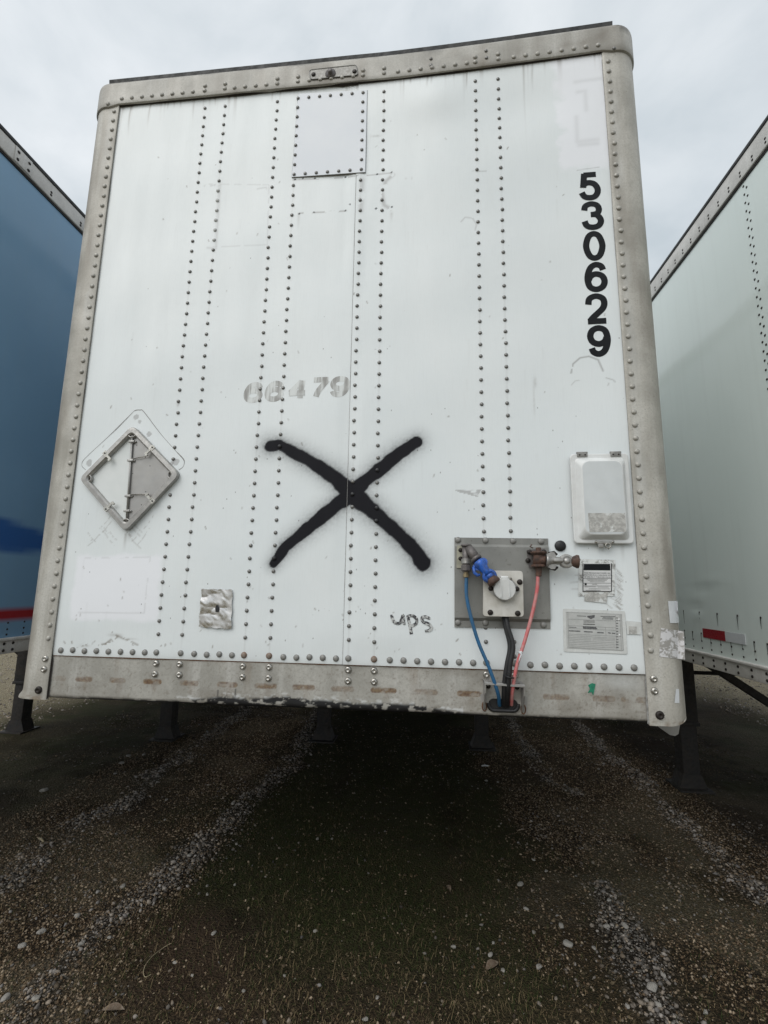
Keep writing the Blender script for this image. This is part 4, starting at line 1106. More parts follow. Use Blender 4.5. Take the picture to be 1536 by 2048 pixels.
# ------------------------------------------------------------------ placard holder
def placard():
    yb = -.0035
    T, R_, B, L = (np.array(P(*p, -.014)) for p in ((266, 850), (361, 949), (251, 1065), (159, 958)))
    C = (T + R_ + B + L) / 4
    root = empty('placard_holder', (0, 0, 0), trailer)
    def ringpts(k, r):
        return rquad([tuple(C + (q_ - C) * k) for q_ in (T, R_, B, L)], r, 6)
    m = MB()
    rings = []
    for k, r, y in ((1.0, .030, yb + .003), (1.0, .030, yb - .012), (.985, .028, yb - .017), (.88, .022, yb - .018), (.845, .018, yb - .013), (.835, .018, yb + .002)):
        rings.append([(x, y, z) for x, z in ringpts(k, r)])
    m.loft(rings, False, False, False)
    frame = m.build('frame', 'cast_aluminium', root)
    for q_ in (T, R_, B, L):                                   # screw wells in the four corners
        c = C + (q_ - C) * .84
        m = MB(); m.lathe((c[0], yb + .001, c[1]), (0, -1, 0), [(.021, 0), (.021, .0150), (.0175, .0165), (.0150, .012), (.0145, .006), (.001, .006)], 16); m.build('screw_well', 'cast_aluminium', frame)
        m = MB(); m.lathe((c[0], yb - .004, c[1]), (0, -1, 0), [(.0075, 0), (.0070, .004), (.003, .006), (.0005, .006)], 8); m.build('screw', 'bolt_dark', frame)
    # back plate: painted half and the bare flip leaf
    k = .85
    Ti, Ri, Bi, Li = (C + (q_ - C) * k for q_ in (T, R_, B, L))
    mid = .5
    flat('back_plate', [Li, Bi, Ti], -.0040, 'sheet_like', root, .004, .003)
    leaf = flat('flip_leaf', [Bi, Ri, Ti], -.0075, 'bare_plate', root, .006, .0015)
    for u, v in ((.86, .10), (.62, .44), (.30, .10), (.34, .38), (.2, .3), (.55, .05), (.72, .32)):
        c = Bi + (Ti - Bi) * u + (Ri - (Ti + Bi) / 2) * v
        m = MB(); m.lathe((c[0], -.0073, c[1]), (0, -1, 0), [(.0022, 0), (.0020, .0006), (.0004, .0007)], 7); m.build('rivet_hole', 'bolt_dark', leaf)
    # hinge rod with four knuckles
    a = Bi + (Ti - Bi) * .02; b = Bi + (Ti - Bi) * .97
    m = MB(); m.tube([(a[0], -.0125, a[1]), (b[0], -.0125, b[1])], .0042, 8); rod = m.build('hinge_rod', 'bare_plate', root)
    for t in (.14, .30, .69, .90):
        c = Bi + (Ti - Bi) * t
        m = MB(); m.box(c[0] - .013, c[0] + .013, -.019, -.006, c[1] - .005, c[1] + .005, .0015)
        m.lathe((c[0] + .013, -.0080, c[1]), (0, -1, 0), [(.006, 0), (.005, .004), (.001, .005)], 8)
        m.build('knuckle', 'cast_aluminium', rod)
    # spring clips on the four sides and the two wire links
    for i, (p, q_, t) in enumerate(((T, L, .52), (L, B, .60), (T, R_, .45), (B, R_, .52))):
        c = (C + (p - C) * .92) * (1 - t) + (C + (q_ - C) * .92) * t
        d = (q_ - p) / np.linalg.norm(q_ - p); nn = C - c; nn = nn - d * (nn @ d); nn = nn / np.linalg.norm(nn)
        m = MB()
        def bx(w0, w1, l0, l1, y0_, y1_):
            vs = []
            for y in (y0_, y1_):
                for (w, l) in ((w0, l0), (w1, l0), (w1, l1), (w0, l1)):
                    q2 = c + d * w + nn * l; vs.append((q2[0], y, q2[1]))
            m.add(vs, [(0, 1, 2, 3), (7, 6, 5, 4), (0, 4, 5, 1), (1, 5, 6, 2), (2, 6, 7, 3), (3, 7, 4, 0)])
        bx(-.0095, .0095, -.016, .008, -.0225, -.0165)
        bx(-.005, .005, .004, .030, -.0245, -.0195)
        bx(-.0035, .0105, .026, .034, -.026, -.018)
        m.build('spring_clip', 'wire_steel', root)
        m = MB(); q2 = c - nn * .008; m.lathe((q2[0], -.022, q2[1]), (0, -1, 0), [(.0035, 0), (.003, .003), (.0005, .0035)], 8); m.build('clip_rivet', 'bolt_dark', root)
        if i >= 2:
            e = c + nn * .024; f = Bi + (Ti - Bi) * (.705 if i == 2 else .315)
            g_ = e + (-.004, -.012) if i == 2 else e + (-.002, .010)
            m = MB(); m.tube([(e[0], -.021, e[1]), (g_[0], -.018, g_[1]), ((g_[0] * .9 + f[0] * .1), -.0160, g_[1] * .85 + f[1] * .15), (f[0], -.0135, f[1])], .0021, 6); m.build('wire_link', 'wire_steel', root)
    # outline of sealant where a bigger holder used to sit
    pl = [P(*p) for p in ((172, 940), (164, 932), (166, 922), (176, 911), (195, 893), (230, 860), (262, 828), (270, 821), (280, 820), (288, 824), (320, 866), (350, 900), (366, 917), (369, 925), (366, 934), (358, 940))]
    cc = catmull(pl, 5); m = MB()
    ribbon(m, cc, .0034, sheet_y, False, .0006, [.25 + 1.1 * float(vnoise(i * .31, 1, 9)) for i in range(len(cc))])
    m.build('old_outline', 'caulk_and_lap_shade', root)
q = NT('sheet_like')
q.set(Base_Color=q.mix(q.ramp(q.noise(9, 4), .3, .7), (0.66, 0.69, 0.68), (0.72, 0.74, 0.73)), Roughness=0.4)
MATS['sheet_like'] = q.m
placard()

# ------------------------------------------------------------------ document box
def document_box():
    root = empty('document_box', (0, 0, 0), trailer)
    yb = -.0035
    c4 = [np.array(P(*p, -.02)) for p in ((1140, 910), (1255, 905), (1269, 1085), (1149, 1089))]
    C = sum(c4) / 4
    W_ = (c4[1][0] - c4[0][0] + c4[2][0] - c4[3][0]) / 2; H_ = (c4[0][1] - c4[3][1] + c4[1][1] - c4[2][1]) / 2
    m = MB(); m.loft([[(x, y, z) for x, z in rrect(C[0], C[1], w, h, r)] for w, h, r, y in ((W_ - .012, H_ - .012, .012, yb + .002), (W_ - .012, H_ - .012, .012, yb - .010))])
    m.build('back_tray', 'bolt_dark', root)  # dark colour paints in the shadow gap under the lid flange
    m = MB()
    m.loft([[(x, y, z) for x, z in rrect(C[0] + dx, C[1] + dz, w, h, r)] for w, h, r, y, dx, dz in
            ((W_, H_, .014, yb - .0095, 0, 0), (W_, H_, .014, yb - .0165, 0, 0), (W_ - .006, H_ - .006, .012, yb - .0185, 0, 0),
             (W_ - .030, H_ - .030, .016, yb - .0185, 0, -.002), (W_ - .034, H_ - .034, .018, yb - .0205, 0, -.002), (W_ - .062, H_ - .062, .028, yb - .041, 0, -.002), (W_ - .067, H_ - .067, .027, yb - .0425, 0, -.002))], True, True, False)
    lid = m.build('lid', 'box_white', root)
    m = MB(); m.loft([[(x, y, z) for x, z in rrect(C[0], C[1] - .002, W_ - .070, H_ - .070, .026)] for y in (yb - .0420, yb - .0432)], False, True); m.build('lid_panel', 'box_panel', lid)
    c0 = (C[0] + .006, C[1] - H_ * .285)
    flat('torn_label', [(c0[0] - .064, c0[1] - .035), (c0[0] + .064, c0[1] - .033), (c0[0] + .064, c0[1] + .036), (c0[0] - .066, c0[1] + .036)], yb - .0440, 'torn_label_grey', lid, .002)
    for dx in (-.062, .060):
        m = MB(); x = C[0] + dx; z = C[1] + H_ / 2
        m.box(x - .019, x + .019, yb - .0225, yb - .0185, z - .012, z + .004, .0012)
        m.tube([(x - .020, yb - .018, z + .004), (x + .020, yb - .018, z + .004)], .0042, 8)
        h = m.build('hinge', 'rivet_grey', root)
        for k in (-.010, .010):
            m = MB(); m.lathe((x + k, yb - .0222, z - .005), (0, -1, 0), [(.0032, 0), (.003, .0015), (.0005, .002)], 8); m.build('hinge_screw', 'bolt_dark', h)
    z = C[1] - H_ / 2
    m = MB(); m.box(C[0] - .026, C[0] + .026, yb - .0225, yb - .0185, z - .002, z + .010, .0012); m.box(C[0] - .022, C[0] - .004, yb - .0215, yb - .0175, z - .016, z + .004, .0012)
    lt = m.build('latch', 'cast_aluminium', root)
    m = MB(); n = 14
    m.tube([(C[0] + .012 + .009 * math.cos(2 * math.pi * k / n), yb - .020, z - .008 + .009 * math.sin(2 * math.pi * k / n)) for k in range(n + 1)], .0028, 7, False); m.build('latch_ring', 'wire_steel', lt)
    for dx in (-.029, .030):
        m = MB(); m.lathe((C[0] + dx, yb - .018, z + .006), (0, -1, 0), [(.0055, 0), (.005, .004), (.001, .005)], 9); m.build('latch_rivet', 'bolt_bright', lt)
document_box()

# ------------------------------------------------------------------ air and electric connections
def connections():
    root = empty('connector_panel', (0, 0, 0), trailer)
    a, b, c, d = (np.array(P(*p, -.006)) for p in ((909, 1075), (1096, 1077), (1101, 1258), (909, 1254)))
    def lerp(u, v): return (d * (1 - u) + c * u) * (1 - v) + (a * (1 - u) + b * u) * v
    m = MB(); prof = [(0, -.0025), (0, -.0060), (.070, -.0060), (.105, -.014), (.895, -.014), (.925, -.0060), (1, -.0060), (1, -.0025)]
    rings = []
    for v, y in prof:
        rings.append([(lerp(u, v)[0], y, lerp(u, v)[1]) for u in np.linspace(0, 1, 9)])
    m.loft(rings, False, False, False, False)
    m.loft([[(lerp(0, v)[0], y, lerp(0, v)[1]) for v, y in prof], [(lerp(0, v)[0], -.001, lerp(0, v)[1]) for v, y in prof]], False, False, False, False)
    m.loft([[(lerp(1, v)[0], y, lerp(1, v)[1]) for v, y in prof], [(lerp(1, v)[0], -.001, lerp(1, v)[1]) for v, y in prof]], False, False, False, False)
    plate = m.build('mounting_plate', 'stainless_plate', root)
    for px, py in ((916, 1080), (971, 1081), (1026, 1082), (1082, 1083), (916, 1245), (971, 1246), (1087, 1250)):
        q_ = P(px, py, -.006); o = link('rivet', RM['grey'], None, plate); o.location = (q_[0], -.0058, q_[1])
    yp = -.014
    # --- electric socket box
    c4 = [np.array(P(*p, -.055)) for p in ((967, 1141), (1046, 1142), (1048, 1234), (966, 1233))]
    bx = MB()
    C = sum(c4) / 4
    def sq(k, r, y): return [(x, y, z) for x, z in rquad([tuple(C + (q_ - C) * k) for q_ in c4], r, 5)]
    bx.loft([sq(.93, .012, yp + .001), sq(.95, .012, yp - .030), sq(1.0, .013, yp - .032), sq(1.0, .013, yp - .039), sq(.985, .012, yp - .041)])
    box_ = bx.build('socket_box', 'socket_box_paint', root)
    for px, py in ((1040, 1164), (981, 1225), (1036, 1227)):
        q_ = P(px, py, -.06); m = MB(); m.lathe((q_[0], yp - .040, q_[1]), (0, -1, 0), [(.0105, 0), (.0100, .004), (.006, .0075), (.001, .0078)], 10); m.build('box_screw', 'bolt_dark', box_)
    q_ = P(1008, 1178, -.065); x, z = q_
    m = MB(); fl_ = rquad([(x - .062, z - .002), (x, z - .052), (x + .062, z - .002), (x + .026, z + .040), (x - .026, z + .040)], .016, 4)
    m.loft([[(px_, y, pz) for px_, pz in fl_] for y in (yp - .040, yp - .046)]); so = m.build('socket_flange', 'cast_aluminium', box_)
    for sgn in (-1, 1):
        m = MB(); m.lathe((x + sgn * .046, yp - .045, z + .001), (0, -1, 0), [(.0095, 0), (.009, .005), (.004, .008), (.0005, .008)], 10); m.build('socket_screw', 'bolt_dark', box_)
    m = MB(); m.lathe((x, yp - .044, z), (0, -1, 0), [(.036, 0), (.036, .020), (.034, .022), (.012, .0225), (.001, .0225)], 24, False)
    m.build('socket_body', 'cast_aluminium', box_)
    m = MB(); m.lathe((x, yp - .0665, z - .001), (0.0, -1, -.10), [(.0385, -.008), (.0385, .003), (.036, .006), (.001, .0066)], 24, False)
    for dx in (-.014, .014):
        m.box(x + dx - .0016, x + dx + .0016, yp - .0765, yp - .066, z - .030, z + .038)
    m.box(x - .013, x + .013, yp - .0755, yp - .050, z + .028, z + .046, .003)
    m.build('socket_lid', 'box_white', box_)
    m = MB(); m.tube([(x - .028, yp - .058, z + .036), (x + .028, yp - .058, z + .036)], .005, 8); m.build('lid_spring', 'wire_steel', box_)
    # --- blue service coupling
    q_ = [P(*p, -.016) for p in ((914, 1091), (944, 1090), (944, 1136), (913, 1136))]
    br = flat('service_bracket', q_, -.0185, 'olive_bracket', root, .002, .004)
    for px, py in ((921, 1100), (921, 1117)):
        c_ = P(px, py, -.02); m = MB(); m.lathe((c_[0], -.0185, c_[1]), (0, -1, 0), [(.0085, 0), (.008, .003), (.004, .006), (.0005, .006)], 8); m.build('bracket_bolt', 'bolt_dark', br)
    def pt(px, py, y): c_ = P(px, py, y); return (c_[0], y, c_[1])
    m = MB()
    m.tube([pt(931, 1092, -.040), pt(932, 1118, -.042), pt(932, 1140, -.044)], [.0135, .0135, .0135], 12)
    m.lathe(pt(932, 1091, -.040), (0, -.1, 1), [(.020, -.002), (.020, .004), (.010, .006)], 12)
    m.build('valve_stem', 'grey_pipe', root)
    m = MB()
    for k in range(4): m.lathe(pt(932, 1118 + k * 2.4, -.043), (0, 0, -1), [(.0172, 0), (.0182, .002), (.0172, .004)], 14)
    m.build('thread_ring', 'cast_aluminium', root)
    m = MB(); m.lathe(pt(932, 1130, -.044), (0, 0, -1), [(.0165, 0), (.0185, .002), (.0185, .020), (.0150, .022), (.0105, .026)], 8, False); m.build('pipe_union', 'grey_pipe', root)
    m = MB(); m.lathe(pt(932, 1142, -.044), (0, 0, -1), [(.0085, 0), (.0085, .010), (.0115, .011), (.0115, .022), (.0085, .024)], 8, False); m.build('hose_fitting', 'brass', root)
    m = MB(); m.tube([pt(936, 1096, -.042), pt(943, 1104, -.055), pt(953, 1118, -.068)], [.0170, .0175, .0165], 12)
    m.lathe(pt(953, 1118, -.068), (.6, -.35, -.75), [(.0205, -.006), (.0205, .004), (.015, .006)], 14); m.build('elbow_pipe', 'grey_pipe', root)
    g = MB()
    A = Vector(pt(956, 1122, -.074)); B_ = Vector(pt(986, 1161, -.088)); D_ = (B_ - A)
    g.tube([A, A + D_ * .15, A + D_ * .28, A + D_ * .5, A + D_ * .68], [.0195, .0215, .0190, .0155, .0165], 12)
    n_ = D_.normalized(); side = n_.cross(Vector((0, 1, 0))).normalized()
    cc_ = A + D_ * .78
    g.lathe(cc_ + Vector((0, .020, 0)), (0, -1, 0), [(.020, 0), (.0255, .004), (.0262, .024), (.022, .029), (.0185, .0300), (.0175, .027), (.001, .027)], 20, False)
    g.lathe(cc_ + Vector((0, -.0060, 0)), (0, -1, 0), [(.0125, 0), (.0115, .006), (.001, .007)], 14)
    g.loft([[A + D_ * t + side * s_ * w for s_ in (-1, 1)] + [A + D_ * t + side * s_ * w + Vector((0, .016, 0)) for s_ in (1, -1)] for t, w in ((.02, .024), (.12, .029), (.25, .027), (.33, .020))])
    gl = g.build('service_coupling', 'blue_paint', root)
    k = MB(); e0 = A + D_ * .26 - side * .020 + Vector((0, .002, 0))
    k.tube([A + D_ * .10 - side * .026, A + D_ * .30 - side * .036, A + D_ * .46 - side * .034, A + D_ * .52 - side * .024], [.006, .0065, .006, .005], 8); k.build('locking_lug', 'blue_paint', gl)
    k = MB(); k.lathe(A + D_ * .86 + Vector((0, .004, 0)), tuple(n_), [(.017, 0), (.0215, .006), (.0235, .016), (.0225, .024), (.012, .026), (.002, .022)], 16); k.build('rubber_seal', 'rusty_steel', gl)
    # --- grey emergency coupling on its rusty valve
    q_ = [P(*p, -.016) for p in ((1053, 1100), (1090, 1097), (1090, 1135), (1058, 1136))]
    br = flat('emergency_bracket', q_, -.0190, 'grey_pipe', root, .004, .005)
    for px, py in ((1059, 1104), (1056, 1121), (1088, 1104)):
        c_ = P(px, py, -.02); m = MB(); m.lathe((c_[0], -.0190, c_[1]), (0, -1, 0), [(.0095, 0), (.009, .004), (.004, .007), (.0005, .007)], 8); m.build('bracket_bolt', 'bolt_dark', br)
    m = MB()
    m.tube([pt(1077, 1104, -.042), pt(1077, 1130, -.044)], [.0185, .0205], 14)
    m.lathe(pt(1077, 1106, -.042), (0, 0, 1), [(.020, -.008), (.026, -.004), (.030, 0), (.030, .004), (.020, .006), (.0095, .008), (.0095, .020), (.001, .021)], 16, False)
    m.lathe(pt(1077, 1130, -.044), (0, 0, -1), [(.021, -.002), (.0265, 0), (.0265, .006), (.012, .009), (.0105, .030), (.001, .031)], 16, False)
    m.tube([pt(1077, 1120, -.044), pt(1092, 1121, -.052)], [.017, .0175], 12)
    m.build('emergency_valve', 'rusty_steel', root)
    m = MB(); m.tube([pt(1066, 1096, -.055), pt(1060, 1093, -.06), pt(1064, 1089, -.06)], .0022, 6); m.build('cotter_wire', 'rusty_steel', root)
    m = MB(); m.lathe(pt(1077, 1142, -.046), (0, 0, -1), [(.0085, 0), (.0085, .006), (.0105, .007), (.0105, .018), (.0075, .020)], 8, False); m.build('hose_fitting', 'rusty_steel', root)
    g = MB(); A = Vector(pt(1092, 1121, -.052)); B_ = Vector(pt(1150, 1123, -.060)); D_ = B_ - A; n_ = D_.normalized(); side = Vector((0, 0, 1))
    g.tube([A, A + D_ * .06, A + D_ * .10, A + D_ * .32, A + D_ * .55], [.0235, .0245, .0175, .0140, .0150], 14)
    g.loft([[A + D_ * t + side * s_ * w - Vector((0, .008, 0)) for s_ in (-1, 1)] + [A + D_ * t + side * s_ * w + Vector((0, .010, 0)) for s_ in (1, -1)] for t, w in ((.05, .024), (.16, .031), (.28, .030), (.34, .018))])
    cc_ = A + D_ * .70
    g.lathe(cc_ + Vector((0, .018, 0)), (0, -1, 0), [(.020, 0), (.0250, .004), (.0258, .022), (.022, .028), (.0170, .0290), (.0160, .0265), (.001, .0265)], 22, False)
    g.lathe(cc_ + Vector((0, -.008, 0)), (0, -1, 0), [(.0120, 0), (.0110, .005), (.001, .006)], 14)
    g.box(A.x + D_.x * .22, A.x + D_.x * .56, A.y - .024, A.y - .010, A.z - .0055, A.z + .0055, .002)
    gl = g.build('emergency_coupling', 'cast_aluminium', root)
    k = MB()
    for s_ in (1, -1):
        k.tube([A + D_ * .10 + side * s_ * .026, A + D_ * .30 + side * s_ * .030, A + D_ * .40 + side * s_ * .022], [.006, .0065, .004], 7)
    k.build('locking_lug', 'bolt_dark', gl)
    k = MB(); k.lathe(A + D_ * .86, tuple(n_), [(.013, 0), (.019, .008), (.0245, .020), (.0235, .026), (.012, .027), (.002, .022)], 16); k.build('rubber_seal', 'rusty_steel', gl)
    # --- hoses and cables down to the rail
    def hose(name, pts, r, mat, n=8):
        m = MB(); p = [tuple(q2) for q2 in catmull([pt(*q2) for q2 in pts], n)]
        m.tube(p, r, 10); return m.build(name, mat, root)
    hose('service_hose', [(933, 1150, -.044), (933, 1190, -.046), (942, 1235, -.050), (957, 1285, -.052), (976, 1330, -.055), (990, 1368, -.052), (997, 1392, -.036), (999, 1411, -.004)], .0066, 'blue_hose')
    hose('emergency_hose', [(1076, 1150, -.046), (1074, 1180, -.047), (1065, 1225, -.050), (1050, 1280, -.053), (1034, 1330, -.055), (1027, 1366, -.050), (1024, 1390, -.034), (1023, 1410, -.004)], .0064, 'red_hose')
    for px_, m_, r_, off in ((1012, 0, .0088, -.022), (1019, 1, .0088, -.030), (1006, 2, .0070, -.018)):
        hose('power_cable', [(1008 + m_ * 3, 1228, off), (1012 + m_ * 4 - (6 if m_ == 2 else 0), 1256, off - .012), (1020 + m_ * 6 - (9 if m_ == 2 else 0), 1292, off - .022), (1014 + m_ * 6 - (10 if m_ == 2 else 0), 1330, off - .026), (1009 + m_ * 8 - (14 if m_ == 2 else 0), 1366, off - .024), (1008 + m_ * 7 - (15 if m_ == 2 else 0), 1392, -.034), (1008 + m_ * 6 - (12 if m_ == 2 else 0), 1412, -.003)], r_, 'black_rubber')
    m = MB(); m.tube([pt(1038, 1303, -.064), pt(1043, 1308, -.066), pt(1040, 1316, -.066), pt(1037, 1328, -.062)], [.003, .0035, .0024, .0015], 6); m.build('frayed_tie', 'tape_white', root)
    m = MB(); m.tube([pt(1024, 1302, -.060), pt(1043, 1304, -.060)], .0001, 4) if False else None
    c_ = Vector(pt(1041, 1304, -.053)); m.lathe(c_, (.35, 0, -.94), [(.0085, -.004), (.0090, 0), (.0085, .006)], 10); m.build('hose_tie', 'label_white', root)
    m = MB(); m.tube([pt(1010, 1352, -.062), pt(1018, 1355, -.072), pt(1028, 1356, -.066)], .0030, 6); m.build('cable_tie', 'black_rubber', root)
    # --- hose carrier bracket and grommet on the bottom rail
    tl, tr = np.array(P(969, 1366, -.055)), np.array(P(1050, 1372, -.055))
    z1 = tl[1]; z2 = tr[1]; x1, x2 = tl[0], tr[0]; zb1 = P(968, 1420, -.02)[1]; zb2 = P(1047, 1426, -.02)[1]
    m = MB(); t_ = .0045
    def slab(pts):                                       # closed strip of (x, z) centre points, from wall to lip
        pass
    # shelf with a slot: two bars and two ends
    for (xa, xb, ya, yb_) in ((x1, x2, -.058, -.050), (x1, x2, -.010, .003), (x1, x1 + .014, -.050, -.010), (x2 - .014, x2, -.050, -.010)):
        m.add([(xa, ya, z1 + (z2 - z1) * (xa - x1) / (x2 - x1)), (xb, ya, z1 + (z2 - z1) * (xb - x1) / (x2 - x1)), (xb, yb_, z1 + (z2 - z1) * (xb - x1) / (x2 - x1) + .004), (xa, yb_, z1 + (z2 - z1) * (xa - x1) / (x2 - x1) + .004),
               (xa, ya, z1 - t_), (xb, ya, z2 - t_), (xb, yb_, z2 - t_ + .004), (xa, yb_, z1 - t_ + .004)],
              [(0, 1, 2, 3), (7, 6, 5, 4), (0, 4, 5, 1), (1, 5, 6, 2), (2, 6, 7, 3), (3, 7, 4, 0)])
    for xa, s_, zt, zb_ in ((x1, 1, z1, zb1), (x2 - .005, 1, z2, zb2)):      # cheeks tapering down to the rail
        vs = [(xa, -.058, zt), (xa, .003, zt + .004), (xa, .003, zb_ - .004), (xa, -.010, zb_), (xa, -.052, zt - .035)]
        m.loft([vs, [(x + .005, y, z) for x, y, z in vs]])
    for xa, zb_ in ((x1 - .010, zb1), (x2 - .006, zb2)):                     # welded feet
        m.add([(xa, .001, zb_ + .05), (xa + .024, .001, zb_ + .05), (xa + .020, .0005, zb_ - .010), (xa + .005, .0005, zb_ - .010)], [(0, 1, 2, 3)])
    brk = m.build('hose_bracket', 'bare_plate', root)
    for px, py in ((977, 1371), (1035, 1373)):
        c_ = P(px, py, -.01); m = MB(); m.lathe((c_[0], .004, c_[1] - .004), (0, -1, 0), [(.010, 0), (.009, .006), (.004, .009), (.0005, .009)], 8); m.build('bracket_bolt', 'bolt_dark', brk)
    for (xa, zb_) in ((x1 + .004, zb1 + .008), (x2 + .002, zb2 + .008)):
        n = 12; m = MB(); m.tube([(xa + .0075 * math.cos(2 * math.pi * k / n), .001, zb_ + .016 * math.sin(2 * math.pi * k / n)) for k in range(n + 1)], .0026, 6, False); m.build('weld_bead', 'rust_line', brk)
    c_ = (np.array(P(981, 1402)) + np.array(P(1032, 1412))) / 2; hw = .052; hh = .020
    ov = [(c_[0] + (hw - hh) * (1 if math.cos(a_) > 0 else -1) + hh * math.cos(a_), c_[1] - .004 + hh * math.sin(a_)) for a_ in np.linspace(0, 2 * math.pi, 36, endpoint=False)]
    m = MB(); m.loft([[(x, .0025, z) for x, z in ov], [(x, -.0002, z) for x, z in ov]], False, True); gr = m.build('cable_opening', 'black_rubber', root)  # flat black disc paints in the shade inside the opening
    half = [q2 for q2 in ov[17:] + ov[:2]]
    m = MB(); m.tube([(x, -.003, z) for x, z in half], .0066, 9); m.build('grommet', 'black_rubber', gr)
connections()

# ------------------------------------------------------------------ the two neighbours
def side_mesh(name, x, facing, y0, y1, z0, z1, marksfun, mat, parent, off, dent=None, st=.03):
    ny = int((y1 - y0) / st) + 1; ny = min(ny, 400); nz = int((z1 - z0) / st) + 1
    ys = y0 + (y1 - y0) * np.linspace(0, 1, ny) ** 1.9
    Y, Z = np.meshgrid(ys, np.linspace(z0, z1, nz)); X = np.full(Y.shape, float(x))
    if dent is not None: X = X + dent(Y, Z)
    V = np.stack([X - off[0], Y - off[1], Z - off[2]], -1); M = marksfun(Y, Z)
    if facing < 0: V = V[:, ::-1]; M = M[:, ::-1]
    return link(name, grid_mesh(name, V, ny, nz, M), mat, parent)
def neighbour(root, wall_x, facing, y0, z_bot, z_rail_t, z_top_b, z_top, mat, marks, leg_y, leg_x, label_dent=None, rails=('pale_rail', 'pale_rail')):
    """a parked box trailer; facing: the side of it that is seen (-1: its side at smaller x, +1: at larger x)"""
    o = root.location; ox, oy, oz = o
    W_ = 2.59; inner = wall_x - facing * W_; y1 = y0 + 16.1
    cx = wall_x - facing * W_ / 2 - ox
    w = side_mesh('side_wall', wall_x, facing, y0 + .02, y1, z_rail_t - .01, z_top_b + .01, marks, mat, root, o, label_dent)
    def bx(name, xa, xb, ya, yb, za, zb, m_, bev=0):
        m = MB(); m.box(min(xa, xb) - ox, max(xa, xb) - ox, ya - oy, yb - oy, za, zb, bev); return m.build(name, m_, root)
    f = facing
    bx('side_wall', inner - f * .0, inner + f * .02, y0 + .02, y1, z_bot + .05, z_top - .02, 'box_white')
    tr = bx('top_rail', wall_x - f * .03, wall_x + f * .016, y0, y1, z_top_b, z_top - .022, rails[0], .006)
    bx('roof_edge', wall_x - f * .05, wall_x + f * .021, y0, y1, z_top - .022, z_top, 'roof_edge_black', .004)
    bx('roof', inner, wall_x - f * .05, y0, y1, z_top - .05, z_top - .02, 'roof_white')
    bx('sealant_line', wall_x - f * .01, wall_x + f * .007, y0 + .03, y1, z_top_b - .014, z_top_b + .0, 'bolt_dark')
    br = bx('bottom_rail', wall_x - f * .04, wall_x + f * .013, y0, y1, z_bot, z_rail_t - .012, rails[1], .004)
    bx('rail_lip', wall_x - f * .03, wall_x + f * .024, y0, y1, z_rail_t - .012, z_rail_t + .004, rails[1], .003)
    bx('front_wall', inner + f * .05, wall_x - f * .05, y0 - .02, y0 + .02, z_bot, z_top - .02, 'box_white', .01)
    bx('corner_post', wall_x - f * .09, wall_x + f * .010, y0 - .03, y0 + .12, z_bot - .01, z_top - .05, 'pale_rail', .03)
    bx('rear_door', inner + f * .05, wall_x - f * .05, y1 - .04, y1, z_bot, z_top - .05, 'box_white')
    bx('floor_deck', inner + f * .04, wall_x - f * .045, y0 + .05, y1 - .05, z_bot + .10, z_bot + .14, 'dark_steel')
    run_gear(root, cx, z_bot + .0, leg_y - oy, [x - ox for x in leg_x], 13.2)
    return w, tr, br
def rivets_on_side(parent, spots_, wall_x, f, off, r, h, mat, name='rivets'):
    V = []; F = []; seg = 6
    prof = [(r, 0), (r * .9, h * .5), (r * .5, h * .95)]
    for (y, z) in spots_:
        o = len(V)
        for (rr, d) in prof:
            for k in range(seg):
                a = 2 * math.pi * k / seg; V.append((wall_x + f * d - off[0], y + rr * math.cos(a) - off[1], z + rr * math.sin(a) - off[2]))
        for j in range(2):
            for k in range(seg):
                k2 = (k + 1) % seg; F.append((o + j * seg + k, o + j * seg + k2, o + (j + 1) * seg + k2, o + (j + 1) * seg + k))
        F.append(tuple(o + 2 * seg + k for k in range(seg)))
    me = bpy.data.meshes.new(name); me.from_pydata(V, [], F); me.polygons.foreach_set('use_smooth', [True] * len(F)); me.update()
    return tag(link(name, me, mat, parent), kind='stuff')

# blue one on the left
BX = -1.90; broot = tag(empty('box_trailer', (-3.2, -.15, 0)), 'blue box trailer with a red stripe along its lower side', 'trailer')
def blue_marks(Y, Z):
    M = np.zeros(Y.shape + (4,))
    M[..., 0] = ((Z > 1.396) & (Z < 1.452)) * 1.0
    n_ = (fbm(Y * 9, Z * 9, 301) - .5) * .05
    M[..., 2] = sstep(1.745, 1.785, Z + n_) * sstep(1.955 - .1 * (Y - .4), 1.915 - .1 * (Y - .4), Z + n_) * sstep(6, 4, Y)
    return M
bw, btr, bbr = neighbour(broot, BX, 1, -.15, 1.222, 1.302, 3.876, 3.995, 'blue_side', blue_marks, 3.22, (-4.12, -2.41))
rs = [(y, z) for y in np.arange(.36, 6, .105) for z in (1.384, 1.350, 1.322)]
rivets_on_side(broot, rs, BX, 1, broot.location, .006, .003, 'bolt_dark')
rs = [(y + dy, z) for y in np.arange(.20, 6, .24) for z, dy in ((3.915, 0), (3.897, .0))]
rivets_on_side(broot, rs, BX + .016, 1, broot.location, .0085, .004, 'bolt_dark')
rs = [(y + dy, z) for y in np.arange(.55, 6, .30) for z in (1.276, 1.241) for dy in (0, .055)]
rivets_on_side(broot, rs, BX + .013, 1, broot.location, .009, .005, 'bolt_dark')
